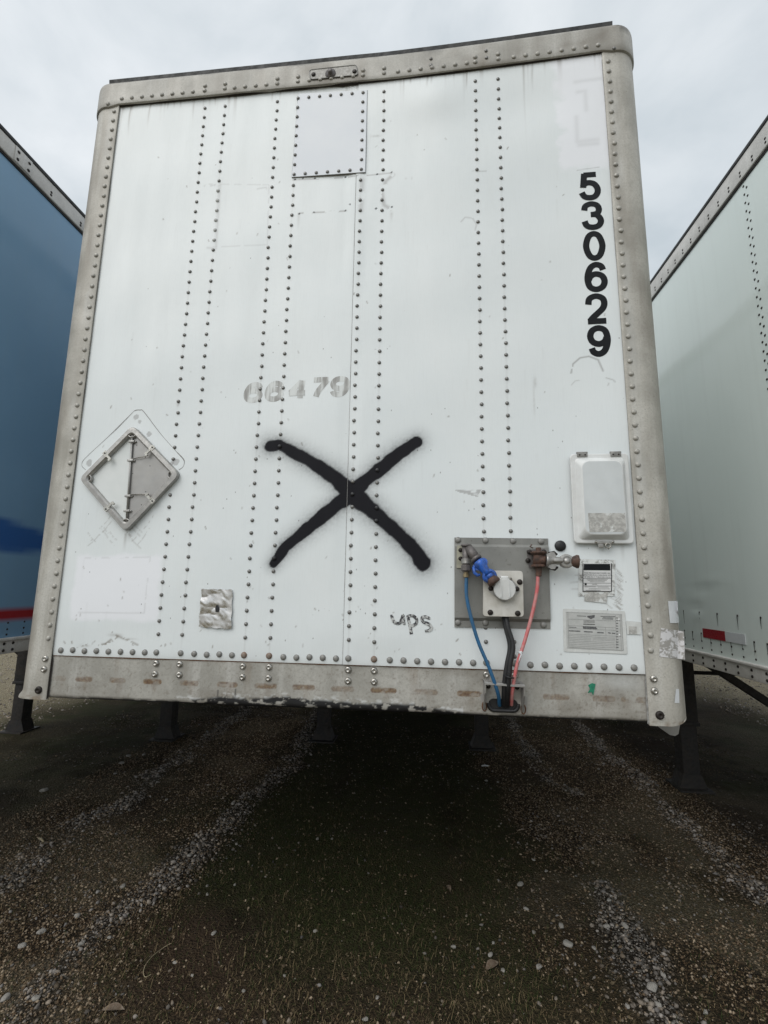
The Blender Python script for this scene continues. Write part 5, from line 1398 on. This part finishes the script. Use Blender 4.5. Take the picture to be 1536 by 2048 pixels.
# joint plate in its top rail
m = MB(); a = S(24, 290, BX + .016)[0]; b = S(52, 330, BX + .016)[0]
a, b = .185, .295
m.box(BX + .0155 - broot.location.x, BX + .0200 - broot.location.x, a + .15, b + .15, 3.880, 3.970, .0015); jp = m.build('joint_plate', 'pale_rail', broot)
for yy_ in (a + .02, b - .02):
    for zz_ in (3.90, 3.945):
        m = MB(); m.lathe((BX + .0198 - broot.location.x, yy_ + .15, zz_), (1, 0, 0), [(.009, 0), (.008, .003), (.001, .005)], 8); m.build('bolt', 'bolt_dark', jp)
m = MB(); m.box(-.02, .02, -.02, .02, 0, 1)                              # diagonal strut to the far leg
a = Vector((-4.62, 3.0, 1.24)); b = Vector((-4.20, 3.2, .80)); d = b - a
M_ = Matrix.Translation(a - broot.location) @ d.to_track_quat('Z', 'X').to_matrix().to_4x4() @ Matrix.Diagonal((1, 1, d.length, 1))
m.v = [tuple(M_ @ Vector(p)) for p in m.v]; m.build('leg_strut', 'dark_steel', broot)

# pale green one on the right
RX = 2.17; rroot = tag(empty('box_trailer', (3.465, -.35, 0)), 'pale green box trailer with a red and white reflective strip on its side', 'trailer')
def green_marks(Y, Z):
    M = np.zeros(Y.shape + (4,)); return M
def green_dent(Y, Z):
    d = .006 * np.exp(-((Y - 1.65) / .09) ** 2 - ((Z - 1.50) / .025) ** 2) - .005 * np.exp(-((Y - 1.62) / .07) ** 2 - ((Z - 1.455) / .02) ** 2)
    d += .006 * np.exp(-((Y - 1.55) / .10) ** 2 - ((Z - 1.62) / .02) ** 2) - .004 * np.exp(-((Y - 1.4) / .12) ** 2 - ((Z - 1.69) / .012) ** 2)
    d += .0025 * np.sin(Y * 4.0) * np.sin(Z * 3.1)
    return d
gw, gtr, gbr = neighbour(rroot, RX, -1, -.35, 1.124, 1.212, 3.948, 4.095, 'pale_green_side', green_marks, 2.66, (2.52, 4.25), green_dent)
zz = np.arange(3.91, 1.3, -.0535)
col_y = 0.742
rs = [(col_y, z) for z in zz] + [(col_y - .024, z + .026) for z in zz] + [(col_y + 2.44, z) for z in zz] + [(col_y + 2.416, z + .026) for z in zz]
rivets_on_side(rroot, rs, RX, -1, rroot.location, .0075, .004, 'bolt_dark')
rs = [(y, z) for y in np.arange(.42, 8, .105) for z in (3.995, 3.972)]
rivets_on_side(rroot, rs, RX - .016, -1, rroot.location, .0075, .004, 'bolt_dark')
rs = [(y, z) for y in np.arange(.55, 8, .105) for z in (1.335, 1.285, 1.240)] + [(y, 1.472) for y in np.arange(.4, 8, .2)]
rivets_on_side(rroot, rs, RX, -1, rroot.location, .0068, .0035, 'bolt_dark')
rs = [(y, z) for y in np.arange(.5, 8, .12) for z in (1.180, 1.145)]
rivets_on_side(rroot, rs, RX - .013, -1, rroot.location, .0095, .006, 'bolt_dark')
# rust runs below the rivets
m = MB()
for y in list(np.arange(.55, 5, .105)):
    L_ = .05 + .06 * random.random(); w_ = .0035
    m.add([(RX - .0028 - rroot.location.x, y - w_ - rroot.location.y, 1.335), (RX - .0028 - rroot.location.x, y + w_ - rroot.location.y, 1.335), (RX - .0028 - rroot.location.x, y + .001 - rroot.location.y, 1.335 - L_), (RX - .0028 - rroot.location.x, y - .001 - rroot.location.y, 1.335 - L_)], [(0, 1, 2, 3)])
for y in list(np.arange(.4, 5, .2)):
    L_ = .03 + .06 * random.random(); w_ = .004
    m.add([(RX - .0028 - rroot.location.x, y - w_ - rroot.location.y, 1.472), (RX - .0028 - rroot.location.x, y + w_ - rroot.location.y, 1.472), (RX - .0028 - rroot.location.x, y + .001 - rroot.location.y, 1.472 - L_), (RX - .0028 - rroot.location.x, y - .001 - rroot.location.y, 1.472 - L_)], [(0, 1, 2, 3)])
tag(m.build('rust_runs', 'bolt_dark', rroot, False), kind='stuff')
def on_side(name, ya, yb, za, zb, mat, lift):
    m = MB(); m.box(RX - lift - rroot.location.x, RX - .0005 - rroot.location.x, ya - rroot.location.y, yb - rroot.location.y, za, zb); return m.build(name, mat, rroot)
on_side('reflective_tape', 1.335, 1.575, 1.311, 1.370, 'red_tape', .0036)
on_side('reflective_tape', 1.145, 1.333, 1.311, 1.370, 'tape_white', .0035)
m = MB(); m.box(-.03, .03, -.03, .03, 0, 1)                              # cross brace between its legs
a = Vector((2.60, 2.66, 1.10)); b = Vector((4.15, 2.66, .06)); d = b - a
M_ = Matrix.Translation(a - rroot.location) @ d.to_track_quat('Z', 'X').to_matrix().to_4x4() @ Matrix.Diagonal((1, 1, d.length, 1))
m.v = [tuple(M_ @ Vector(p)) for p in m.v]; m.build('leg_strut', 'dark_steel', rroot)
m = MB(); m.box(2.45 - rroot.location.x, 4.35 - rroot.location.x, 2.5 - rroot.location.y, 2.62 - rroot.location.y, 1.02, 1.13); m.build('gear_crossbeam', 'dark_steel', rroot)

# ------------------------------------------------------------------ ground
WIND = [[G(*p) for p in q_] for q_ in (
    [(505, 1412), (495, 1420), (435, 1463), (320, 1543), (250, 1608), (160, 1650), (100, 1703), (15, 1768)],
    [(640, 1418), (585, 1530), (425, 1673), (370, 1728), (250, 1823), (165, 1898), (30, 2033)],
    [(1015, 1430), (1025, 1448), (1058, 1508), (1093, 1563), (1150, 1584)],
    [(1150, 1440), (1158, 1453), (1218, 1513), (1268, 1543), (1333, 1613), (1383, 1663), (1433, 1718), (1483, 1758), (1533, 1803)],
    [(1205, 1778), (1228, 1828), (1268, 1898), (1293, 1973), (1333, 2040)])]
WW = (.080, .072, .058, .060, .085)
def wind_mask(X, Y):
    m_ = np.zeros(X.shape)
    wob = (fbm(X * 5, Y * 5, 401) - .5) * .20
    for pl, w in zip(WIND, WW):
        d = poly_dist(X, Y, pl) + wob
        patch_ = sstep(.28, .50, fbm(X * 2.6 + w * 90, Y * 2.6, 403))
        m_ = np.maximum(m_, sstep(w * 1.9, w * .35, d) * (.25 + .75 * patch_))
    return m_
def gz(X, Y):
    X = np.asarray(X, float); Y = np.asarray(Y, float)
    near = np.exp(-((X) / 14) ** 2 - ((Y - 3) / 16) ** 2)
    legs = np.ones(X.shape)
    for lx, ly in ((-.77, 3.42), (.89, 3.42), (-4.12, 3.22), (-2.41, 3.22), (2.52, 2.66), (4.25, 2.66)):
        legs = legs * sstep(.10, .32, np.hypot(X - lx, Y - ly))
    for cx_, y_ in ((0, 13.2), (0, 14.45), (-3.195, 13.05), (-3.195, 14.3), (3.465, 12.85), (3.465, 14.1)):
        legs = legs * sstep(1.0, 1.8, np.maximum(np.abs(X - cx_) - .7, np.abs(Y - y_)) + .5)
    z = .030 * (fbm(X * 1.1, Y * 1.1, 411) - .5) + .022 * (fbm(X * 6, Y * 6, 413) - .5) + .010 * (fbm(X * 25, Y * 25, 415, 3) - .5)
    return z * near * legs - .001 + .014 * wind_mask(X, Y) * legs
def make_ground():
    def axis(lo, hi, f0, f1, fine, far):
        a = np.arange(f0, f1, fine)
        l_ = f0 - np.geomspace(fine, f0 - lo, far)[::-1]; r_ = (f1 - fine) + np.geomspace(fine, hi - f1, far)
        return np.concatenate([l_, a, r_])
    xs = axis(-900, 900, -3.4, 3.2, .019, 60); ys = axis(-900, 900, -.3, 5.2, .019, 60)
    X, Y = np.meshgrid(xs, ys); Z = gz(X, Y)
    M = np.zeros(X.shape + (4,))
    M[..., 0] = wind_mask(X, Y)
    moss = sstep(.38, .62, fbm(X * .9 + 3, Y * .9, 421)) * .8
    moss = np.maximum(moss, sstep(.55, .3, np.abs(X - .05)) * sstep(.2, .7, Y) * .8)
    moss = np.maximum(moss, sstep(-1.5, -2.1, X) * sstep(6.5, 4.2, Y) * sstep(1.4, 2.3, Y) * .85)
    M[..., 1] = moss
    open_ = np.maximum(sstep(4.3, 6.5, Y - .25 * np.abs(X)), sstep(-.4, -1.4, Y))
    open_ = np.maximum(open_, np.maximum(sstep(-4.3, -5.2, X), sstep(4.5, 5.4, X)))
    M[..., 2] = np.clip(open_ * .95 + .22 * sstep(.5, .7, fbm(X * 2, Y * 2, 423)) * sstep(.5, 1.1, np.abs(X)), 0, 1)
    M[..., 1] *= 1 - .8 * open_ * sstep(.35, .6, fbm(X * .8, Y * .8, 425))
    aX = np.abs(X) + .55 * (fbm(X * 2.6, Y * 2.6, 433) - .5) + .25 * (fbm(X * 9, Y * 9, 435) - .5)
    rut = sstep(.72, 1.12, aX) * sstep(2.8, 2.1, aX)
    rut = np.maximum(rut * (.55 + .45 * sstep(.35, .55, fbm(X * 1.7, Y * 1.7, 427))), .35 * sstep(.7, .0, Y))  # last term paints brighter light into the ground near the nose
    rut = np.maximum(rut, .40 * sstep(.95, 1.5, np.abs(X)) * sstep(.4, .6, fbm(X * 3, Y * 3, 429)))
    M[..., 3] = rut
    M[..., 1] *= 1 - .75 * rut
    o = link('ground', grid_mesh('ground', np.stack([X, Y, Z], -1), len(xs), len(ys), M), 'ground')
    return tag(o, kind='structure')
make_ground()

# gravel: thousands of pebbles in one mass
def ico():
    bm = bmesh.new(); bmesh.ops.create_icosphere(bm, subdivisions=1, radius=1)
    v = np.array([p.co[:] for p in bm.verts]); f = np.array([[q_.index for q_ in p.verts] for p in bm.faces]); bm.free()
    return v, f
IV, IF = ico()
OV = np.array([(1, 0, 0), (0, 1, 0), (-1, 0, 0), (0, -1, 0), (0, 0, 1), (0, 0, -1)], float); OF = np.array([(0, 1, 4), (1, 2, 4), (2, 3, 4), (3, 0, 4), (1, 0, 5), (2, 1, 5), (3, 2, 5), (0, 3, 5)])
def scatter_mesh(name, pts, sizes, cols, mat, sink=.3, flatn=(.45, .75), IV=IV, IF=IF):
    n = len(pts); k = len(IV)
    var = [IV * (1 + RNG.uniform(-.38, .38, (k, 1))) * np.array([1, RNG.uniform(.55, 1), 1]) for _ in range(40)]
    V = np.zeros((n, k, 3), np.float32)
    vi = RNG.integers(0, 40, n); an = RNG.uniform(0, 6.283, n); fl = RNG.uniform(*flatn, n); el = RNG.uniform(.65, 1.15, n); tl = RNG.normal(0, .25, n)
    B = np.array(var)[vi]
    x = B[..., 0] * sizes[:, None]; y = B[..., 1] * (sizes * el)[:, None]; z = B[..., 2] * (sizes * fl)[:, None]
    x, z = x * np.cos(tl)[:, None] - z * np.sin(tl)[:, None], x * np.sin(tl)[:, None] + z * np.cos(tl)[:, None]
    c, s = np.cos(an)[:, None], np.sin(an)[:, None]
    V[..., 0] = x * c - y * s + pts[:, 0:1]; V[..., 1] = x * s + y * c + pts[:, 1:2]
    V[..., 2] = z + (gz(pts[:, 0], pts[:, 1]) + sizes * fl * sink)[:, None]
    F = (IF[None] + (np.arange(n) * k)[:, None, None]).reshape(-1, 3)
    me = bpy.data.meshes.new(name)
    me.vertices.add(n * k); me.vertices.foreach_set('co', V.reshape(-1))
    me.loops.add(F.size); me.loops.foreach_set('vertex_index', F.reshape(-1).astype(np.int32))
    me.polygons.add(len(F)); me.polygons.foreach_set('loop_start', np.arange(0, F.size, 3, dtype=np.int32))
    me.update(calc_edges=True)
    C = np.repeat(np.concatenate([cols, np.ones((n, 1))], 1)[:, None], k, 1)
    a = me.attributes.new('tint', 'FLOAT_COLOR', 'POINT'); a.data.foreach_set('color', C.reshape(-1).astype(np.float32))
    return link(name, me, mat)
def stone_cols(n, warm=.5):
    t = RNG.random((n, 1)); g = RNG.uniform(.35, 1.1, (n, 1))
    return (np.array([[.32, .30, .28]]) * (1 - t * warm) + np.array([[.30, .22, .135]]) * t * warm) * g
def gravel():
    P_, S_, C_ = [], [], []
    # windrows
    N = 110000
    X = RNG.uniform(-3.4, 3.2, N); Y = RNG.uniform(-.1, 5.4, N)
    keep = RNG.random(N) < wind_mask(X, Y) * .9
    p = np.stack([X, Y], 1)[keep]; P_.append(p); S_.append(.0036 + .0115 * RNG.random(len(p)) ** 3.0); C_.append(stone_cols(len(p), .55) * .92)
    # sparse over the rest
    N = 60000
    X = RNG.uniform(-3.6, 3.4, N); Y = RNG.uniform(-.1, 5.6, N); keep = RNG.random(N) < (.15 + .85 * sstep(.45, .65, fbm(X * 1.6, Y * 1.6, 431))) * (1 - .75 * (np.abs(X - .05) < .85))
    p = np.stack([X, Y], 1)[keep]; P_.append(p); S_.append(.0028 + .0085 * RNG.random(len(p)) ** 3.2); C_.append(stone_cols(len(p), 1.0) * RNG.uniform(.3, .95, (len(p), 1)))
    # chips packed in the wheel ruts
    N = 88000
    sg = np.where(RNG.random(N) < .5, 1, -1); X = sg * RNG.uniform(.0, 2.5, N); Y = -.1 + 4.2 * RNG.random(N) ** 1.3
    aX = np.abs(X) + .55 * (fbm(X * 2.6, Y * 2.6, 433) - .5) + .25 * (fbm(X * 9, Y * 9, 435) - .5)
    keep = RNG.random(N) < np.maximum((.25 + .75 * sstep(.3, .55, fbm(X * 1.7, Y * 1.7, 427))) * sstep(.70, 1.10, aX), .07 + .16 * sstep(.8, .0, Y)); X, Y = X[keep], Y[keep]; n = len(X)
    g_ = RNG.random((n, 1)) ** 2
    cols = np.array([[.090, .058, .032]]) * (1 - g_) + np.array([[.36, .285, .20]]) * g_
    tag(scatter_mesh('stone_chips', np.stack([X, Y], 1), .0032 + .0062 * RNG.random(n) ** 2, cols, 'gravel_stone', .35, (.4, .8), OV, OF), 'brown stone chips packed into the wheel ruts', 'gravel', kind='stuff')
    # open yard seen under the neighbours
    N = 12000
    X = np.concatenate([RNG.uniform(-9, -4.2, N // 2), RNG.uniform(4.4, 8.0, N // 2)]); Y = RNG.uniform(3.0, 10, N)
    p = np.stack([X, Y], 1); P_.append(p); S_.append(.006 + .014 * RNG.random(len(p)) ** 2); C_.append(stone_cols(len(p), .6) * 1.05)
    p = np.concatenate(P_); s = np.concatenate(S_); c = np.concatenate(C_)
    tag(scatter_mesh('gravel', p, s, c, 'gravel_stone'), 'pale loose gravel spread over the dirt in long ridges', 'gravel', kind='stuff')
gravel()

# grass: dry and green blades in one mass
def grass():
    N = 120000
    X = RNG.uniform(-2.2, 2.4, N); Y = .0 + 3.4 * RNG.random(N) ** 1.35
    dens = np.maximum(sstep(.34, .60, fbm(X * 3.1, Y * 3.1, 441)), .45 * sstep(1.3, .3, Y)) * (1 - .9 * wind_mask(X, Y)) * np.where(np.abs(X) + .5 * (fbm(X * 2.6, Y * 2.6, 433) - .5) < 1.0, 1, .30) * sstep(3.4, 1.5, Y)
    k = RNG.random(N) < dens; X, Y = X[k], Y[k]; n = len(X)
    an = RNG.uniform(0, 6.283, n); L = RNG.uniform(.010, .038, n) * (1 + 1.3 * (RNG.random(n) < .03)); lean = 1.55 - .75 * RNG.random(n) ** 1.6; w = RNG.uniform(.0005, .0011, n)
    dx, dy = np.cos(an), np.sin(an); z0 = gz(X, Y)
    V = np.zeros((n, 5, 3)); bend = RNG.uniform(-.5, .5, n)
    for j, (t, ww) in enumerate(((0, 1), (0, -1), (.55, .8), (.55, -.8), (1, 0))):
        a2 = an + bend * t; h = np.sin(math.pi / 2 * t) * np.cos(lean) * L + (0.003 if t else -.004); r = t * np.sin(lean) * L
        V[:, j, 0] = X + np.cos(a2) * r - dy * w * ww; V[:, j, 1] = Y + np.sin(a2) * r + dx * w * ww; V[:, j, 2] = z0 + h
    F = np.array([[0, 1, 3, 2]]); 
    me = bpy.data.meshes.new('grass'); base = np.arange(n)[:, None] * 5
    quads = (base + np.array([[0, 1, 3, 2]])); tris = (base + np.array([[2, 3, 4]]))
    loops = np.concatenate([quads.reshape(-1), tris.reshape(-1)]); st = np.concatenate([np.arange(n) * 4, n * 4 + np.arange(n) * 3])
    me.vertices.add(n * 5); me.vertices.foreach_set('co', V.reshape(-1).astype(np.float32))
    me.loops.add(len(loops)); me.loops.foreach_set('vertex_index', loops.astype(np.int32))
    me.polygons.add(2 * n); me.polygons.foreach_set('loop_start', st.astype(np.int32)); me.update(calc_edges=True)
    dry = (RNG.random((n, 1)) < np.clip(.22 + .42 * sstep(1.0, .1, Y)[:, None], 0, 1)); g = RNG.uniform(.6, 1.25, (n, 1))
    c = np.where(dry, np.array([[.175, .132, .072]]), np.array([[.034, .048, .013]])) * g
    C = np.repeat(np.concatenate([c, np.ones((n, 1))], 1)[:, None], 5, 1)
    a = me.attributes.new('tint', 'FLOAT_COLOR', 'POINT'); a.data.foreach_set('color', C.reshape(-1).astype(np.float32))
    tag(link('grass', me, 'grass_blade'), 'thin short grass, half dry, growing under the white trailer', 'grass', kind='stuff')
grass()

# ------------------------------------------------------------------ single stones, leaves, a wire, scraps
def stone_mesh(seed):
    r = np.random.default_rng(seed)
    bm = bmesh.new(); bmesh.ops.create_icosphere(bm, subdivisions=3, radius=1)
    pl = [(Vector(r.normal(0, 1, 3)).normalized(), r.uniform(.50, .88)) for _ in range(9)]
    for v in bm.verts:
        p = v.co.copy()
        for nn, dd in pl:
            e = p.dot(nn) - dd
            if e > 0: p -= nn * e * .92
        p *= 1 + .05 * (float(vnoise(np.array([p.x * 5 + 9]), np.array([p.y * 5 + p.z * 3]), seed)[0]) - .5)
        v.co = Vector((p.x * 1.15, p.y * .85, p.z * .62))
    me = bpy.data.meshes.new('stone'); bm.to_mesh(me); bm.free()
    me.polygons.foreach_set('use_smooth', [True] * len(me.polygons)); me.materials.append(MATS['stone_pale'])
    return me
SM = [stone_mesh(s) for s in range(8)]
SP = [(x / 2, 1448 + y / 2, s) for x, y, s in ((175, 265, 26), (512, 130, 20), (575, 128, 16), (485, 160, 20), (462, 200, 14), (665, 305, 16), (930, 325, 20), (945, 480, 14), (755, 535, 22), (490, 645, 26), (310, 765, 26), (165, 835, 26), (830, 685, 14), (1260, 822, 18), (1270, 460, 16), (940, 645, 14), (437, 860, 16), (700, 948, 16), (770, 1000, 14), (1137, 998, 14), (975, 1070, 16), (145, 1110, 26), (25, 1095, 34), (85, 890, 28), (660, 385, 12), (390, 670, 18), (1460, 1178, 22), (1510, 1083, 16), (855, 840, 20), (322, 895, 24), (1328, 462, 12))]
SP += [(768 + x / 2, 1448 + y / 2, s) for x, y, s in ((408, 222, 14), (455, 228, 14), (558, 185, 16), (545, 640, 26), (598, 547, 14), (648, 590, 16), (710, 817, 28), (740, 888, 36), (842, 900, 20), (570, 745, 20), (600, 838, 18), (425, 930, 22), (438, 875, 16), (618, 980, 28), (475, 997, 18), (1075, 1075, 40), (968, 830, 26), (278, 897, 18), (458, 626, 12), (972, 1127, 20), (880, 160, 14), (1350, 707, 12), (890, 825, 24), (900, 722, 20), (1118, 1020, 20), (1100, 1145, 26), (1285, 1160, 18))]
def place_name(px, py):
    return 'left' if px < 512 else 'middle' if px < 1024 else 'right'
ORD = ('first', 'second', 'third', 'fourth', 'fifth', 'sixth', 'seventh', 'eighth', 'ninth', 'tenth', 'eleventh', 'twelfth', 'thirteenth', 'fourteenth', 'fifteenth', 'sixteenth', 'seventeenth', 'eighteenth')
SP.sort(key=lambda q_: -q_[1])
seen = {}
for i, (px, py, s) in enumerate(SP):
    g_ = G(px, py); dist = math.dist((g_[0], g_[1], 0), CAM); r = s / 4 / F_PX * dist * .80
    o = link('stone', SM[i % 8], None); o.location = (g_[0], g_[1], float(gz(np.array([g_[0]]), np.array([g_[1]]))[0]) + r * .14)
    o.rotation_euler = (0, 0, RNG.uniform(0, 6.28)); o.scale = (r, r, r)
    side = 'left rut' if px < 420 else 'right rut' if px > 1150 else 'dark middle strip'
    size = 'large' if s >= 26 else 'middling' if s >= 17 else 'small'
    k_ = seen.get((side, size), 0); seen[(side, size)] = k_ + 1
    tag(o, f'{size} pale stone in the {side}, {ORD[k_]} counting up from the bottom edge', 'stone', 'loose stones under the trailer')
def leaf(px, py, ln, wd, rot, label, mat='dead_leaf'):
    g_ = G(px, py); n = 10; vs = []
    for i in range(n + 1):
        t = i / n; w = wd * math.sin(math.pi * min(1, t * 1.02)) ** .8 / 2 + .0004
        for k in (-1, 0, 1):
            vs.append(((t - .5) * ln, k * w, .004 + .012 * math.sin(t * 3.1) + (.006 * abs(k))))
    m = MB(); m.add(vs, [(3 * i + k, 3 * i + 3 + k, 3 * i + 4 + k, 3 * i + 1 + k) for i in range(n) for k in (0, 1)], True)
    m.add([(-.5 * ln - .02, 0, .008), (-.5 * ln - .02, .0012, .008), (-.5 * ln + .004, .0012, .006), (-.5 * ln + .004, 0, .006)], [(0, 1, 2, 3)])
    o = m.build('dead_leaf', mat, None, False); o.location = (g_[0], g_[1], float(gz(np.array([g_[0]]), np.array([g_[1]]))[0]) - .002); o.rotation_euler = (0, 0, rot)
    return tag(o, label, 'leaf')
leaf(226, 2021, .085, .034, .15, 'curled brown dead leaf near the lower left corner of the ground')
leaf(985, 1940, .075, .040, .7, 'pale crumpled dead leaf beside a cluster of stones right of centre')
leaf(897, 1779, .05, .024, 2.0, 'small curled dead leaf on the dark middle strip, far from other leaves')
def wire():
    pts = [(342, 1888), (325, 1897), (305, 1916), (290, 1935), (287, 1946), (292, 1952), (302, 1948)]
    c = []
    for i, p in enumerate(pts):
        g_ = G(*p); c.append((g_[0], g_[1], float(gz(np.array([g_[0]]), np.array([g_[1]]))[0]) + .008 + (.008 if i in (2, 3) else 0)))
    m = MB(); m.tube([tuple(q_) for q_ in catmull(c, 6)], .0013, 6)
    tag(m.build('bent_wire', 'straw'), 'thin pale bent wire with a looped end lying on the grass', 'wire')
wire()
for px, py, ln, rot, lab_ in ((82, 1683, .07, -.5, 'short pale stick lying beside the left gravel ridge'), (971, 1532, .07, .05, 'short white scrap lying flat near the right landing leg')):
    g_ = G(px, py); m = MB(); m.tube([(-ln / 2, 0, 0), (-.1 * ln, .003, .003), (ln / 2, 0, 0)], [.006, .007, .005], 7)
    o = m.build('stick', 'label_white' if px > 500 else 'straw'); o.location = (g_[0], g_[1], float(gz(np.array([g_[0]]), np.array([g_[1]]))[0]) + .006); o.rotation_euler = (0, 0, rot)
    tag(o, lab_, 'stick')
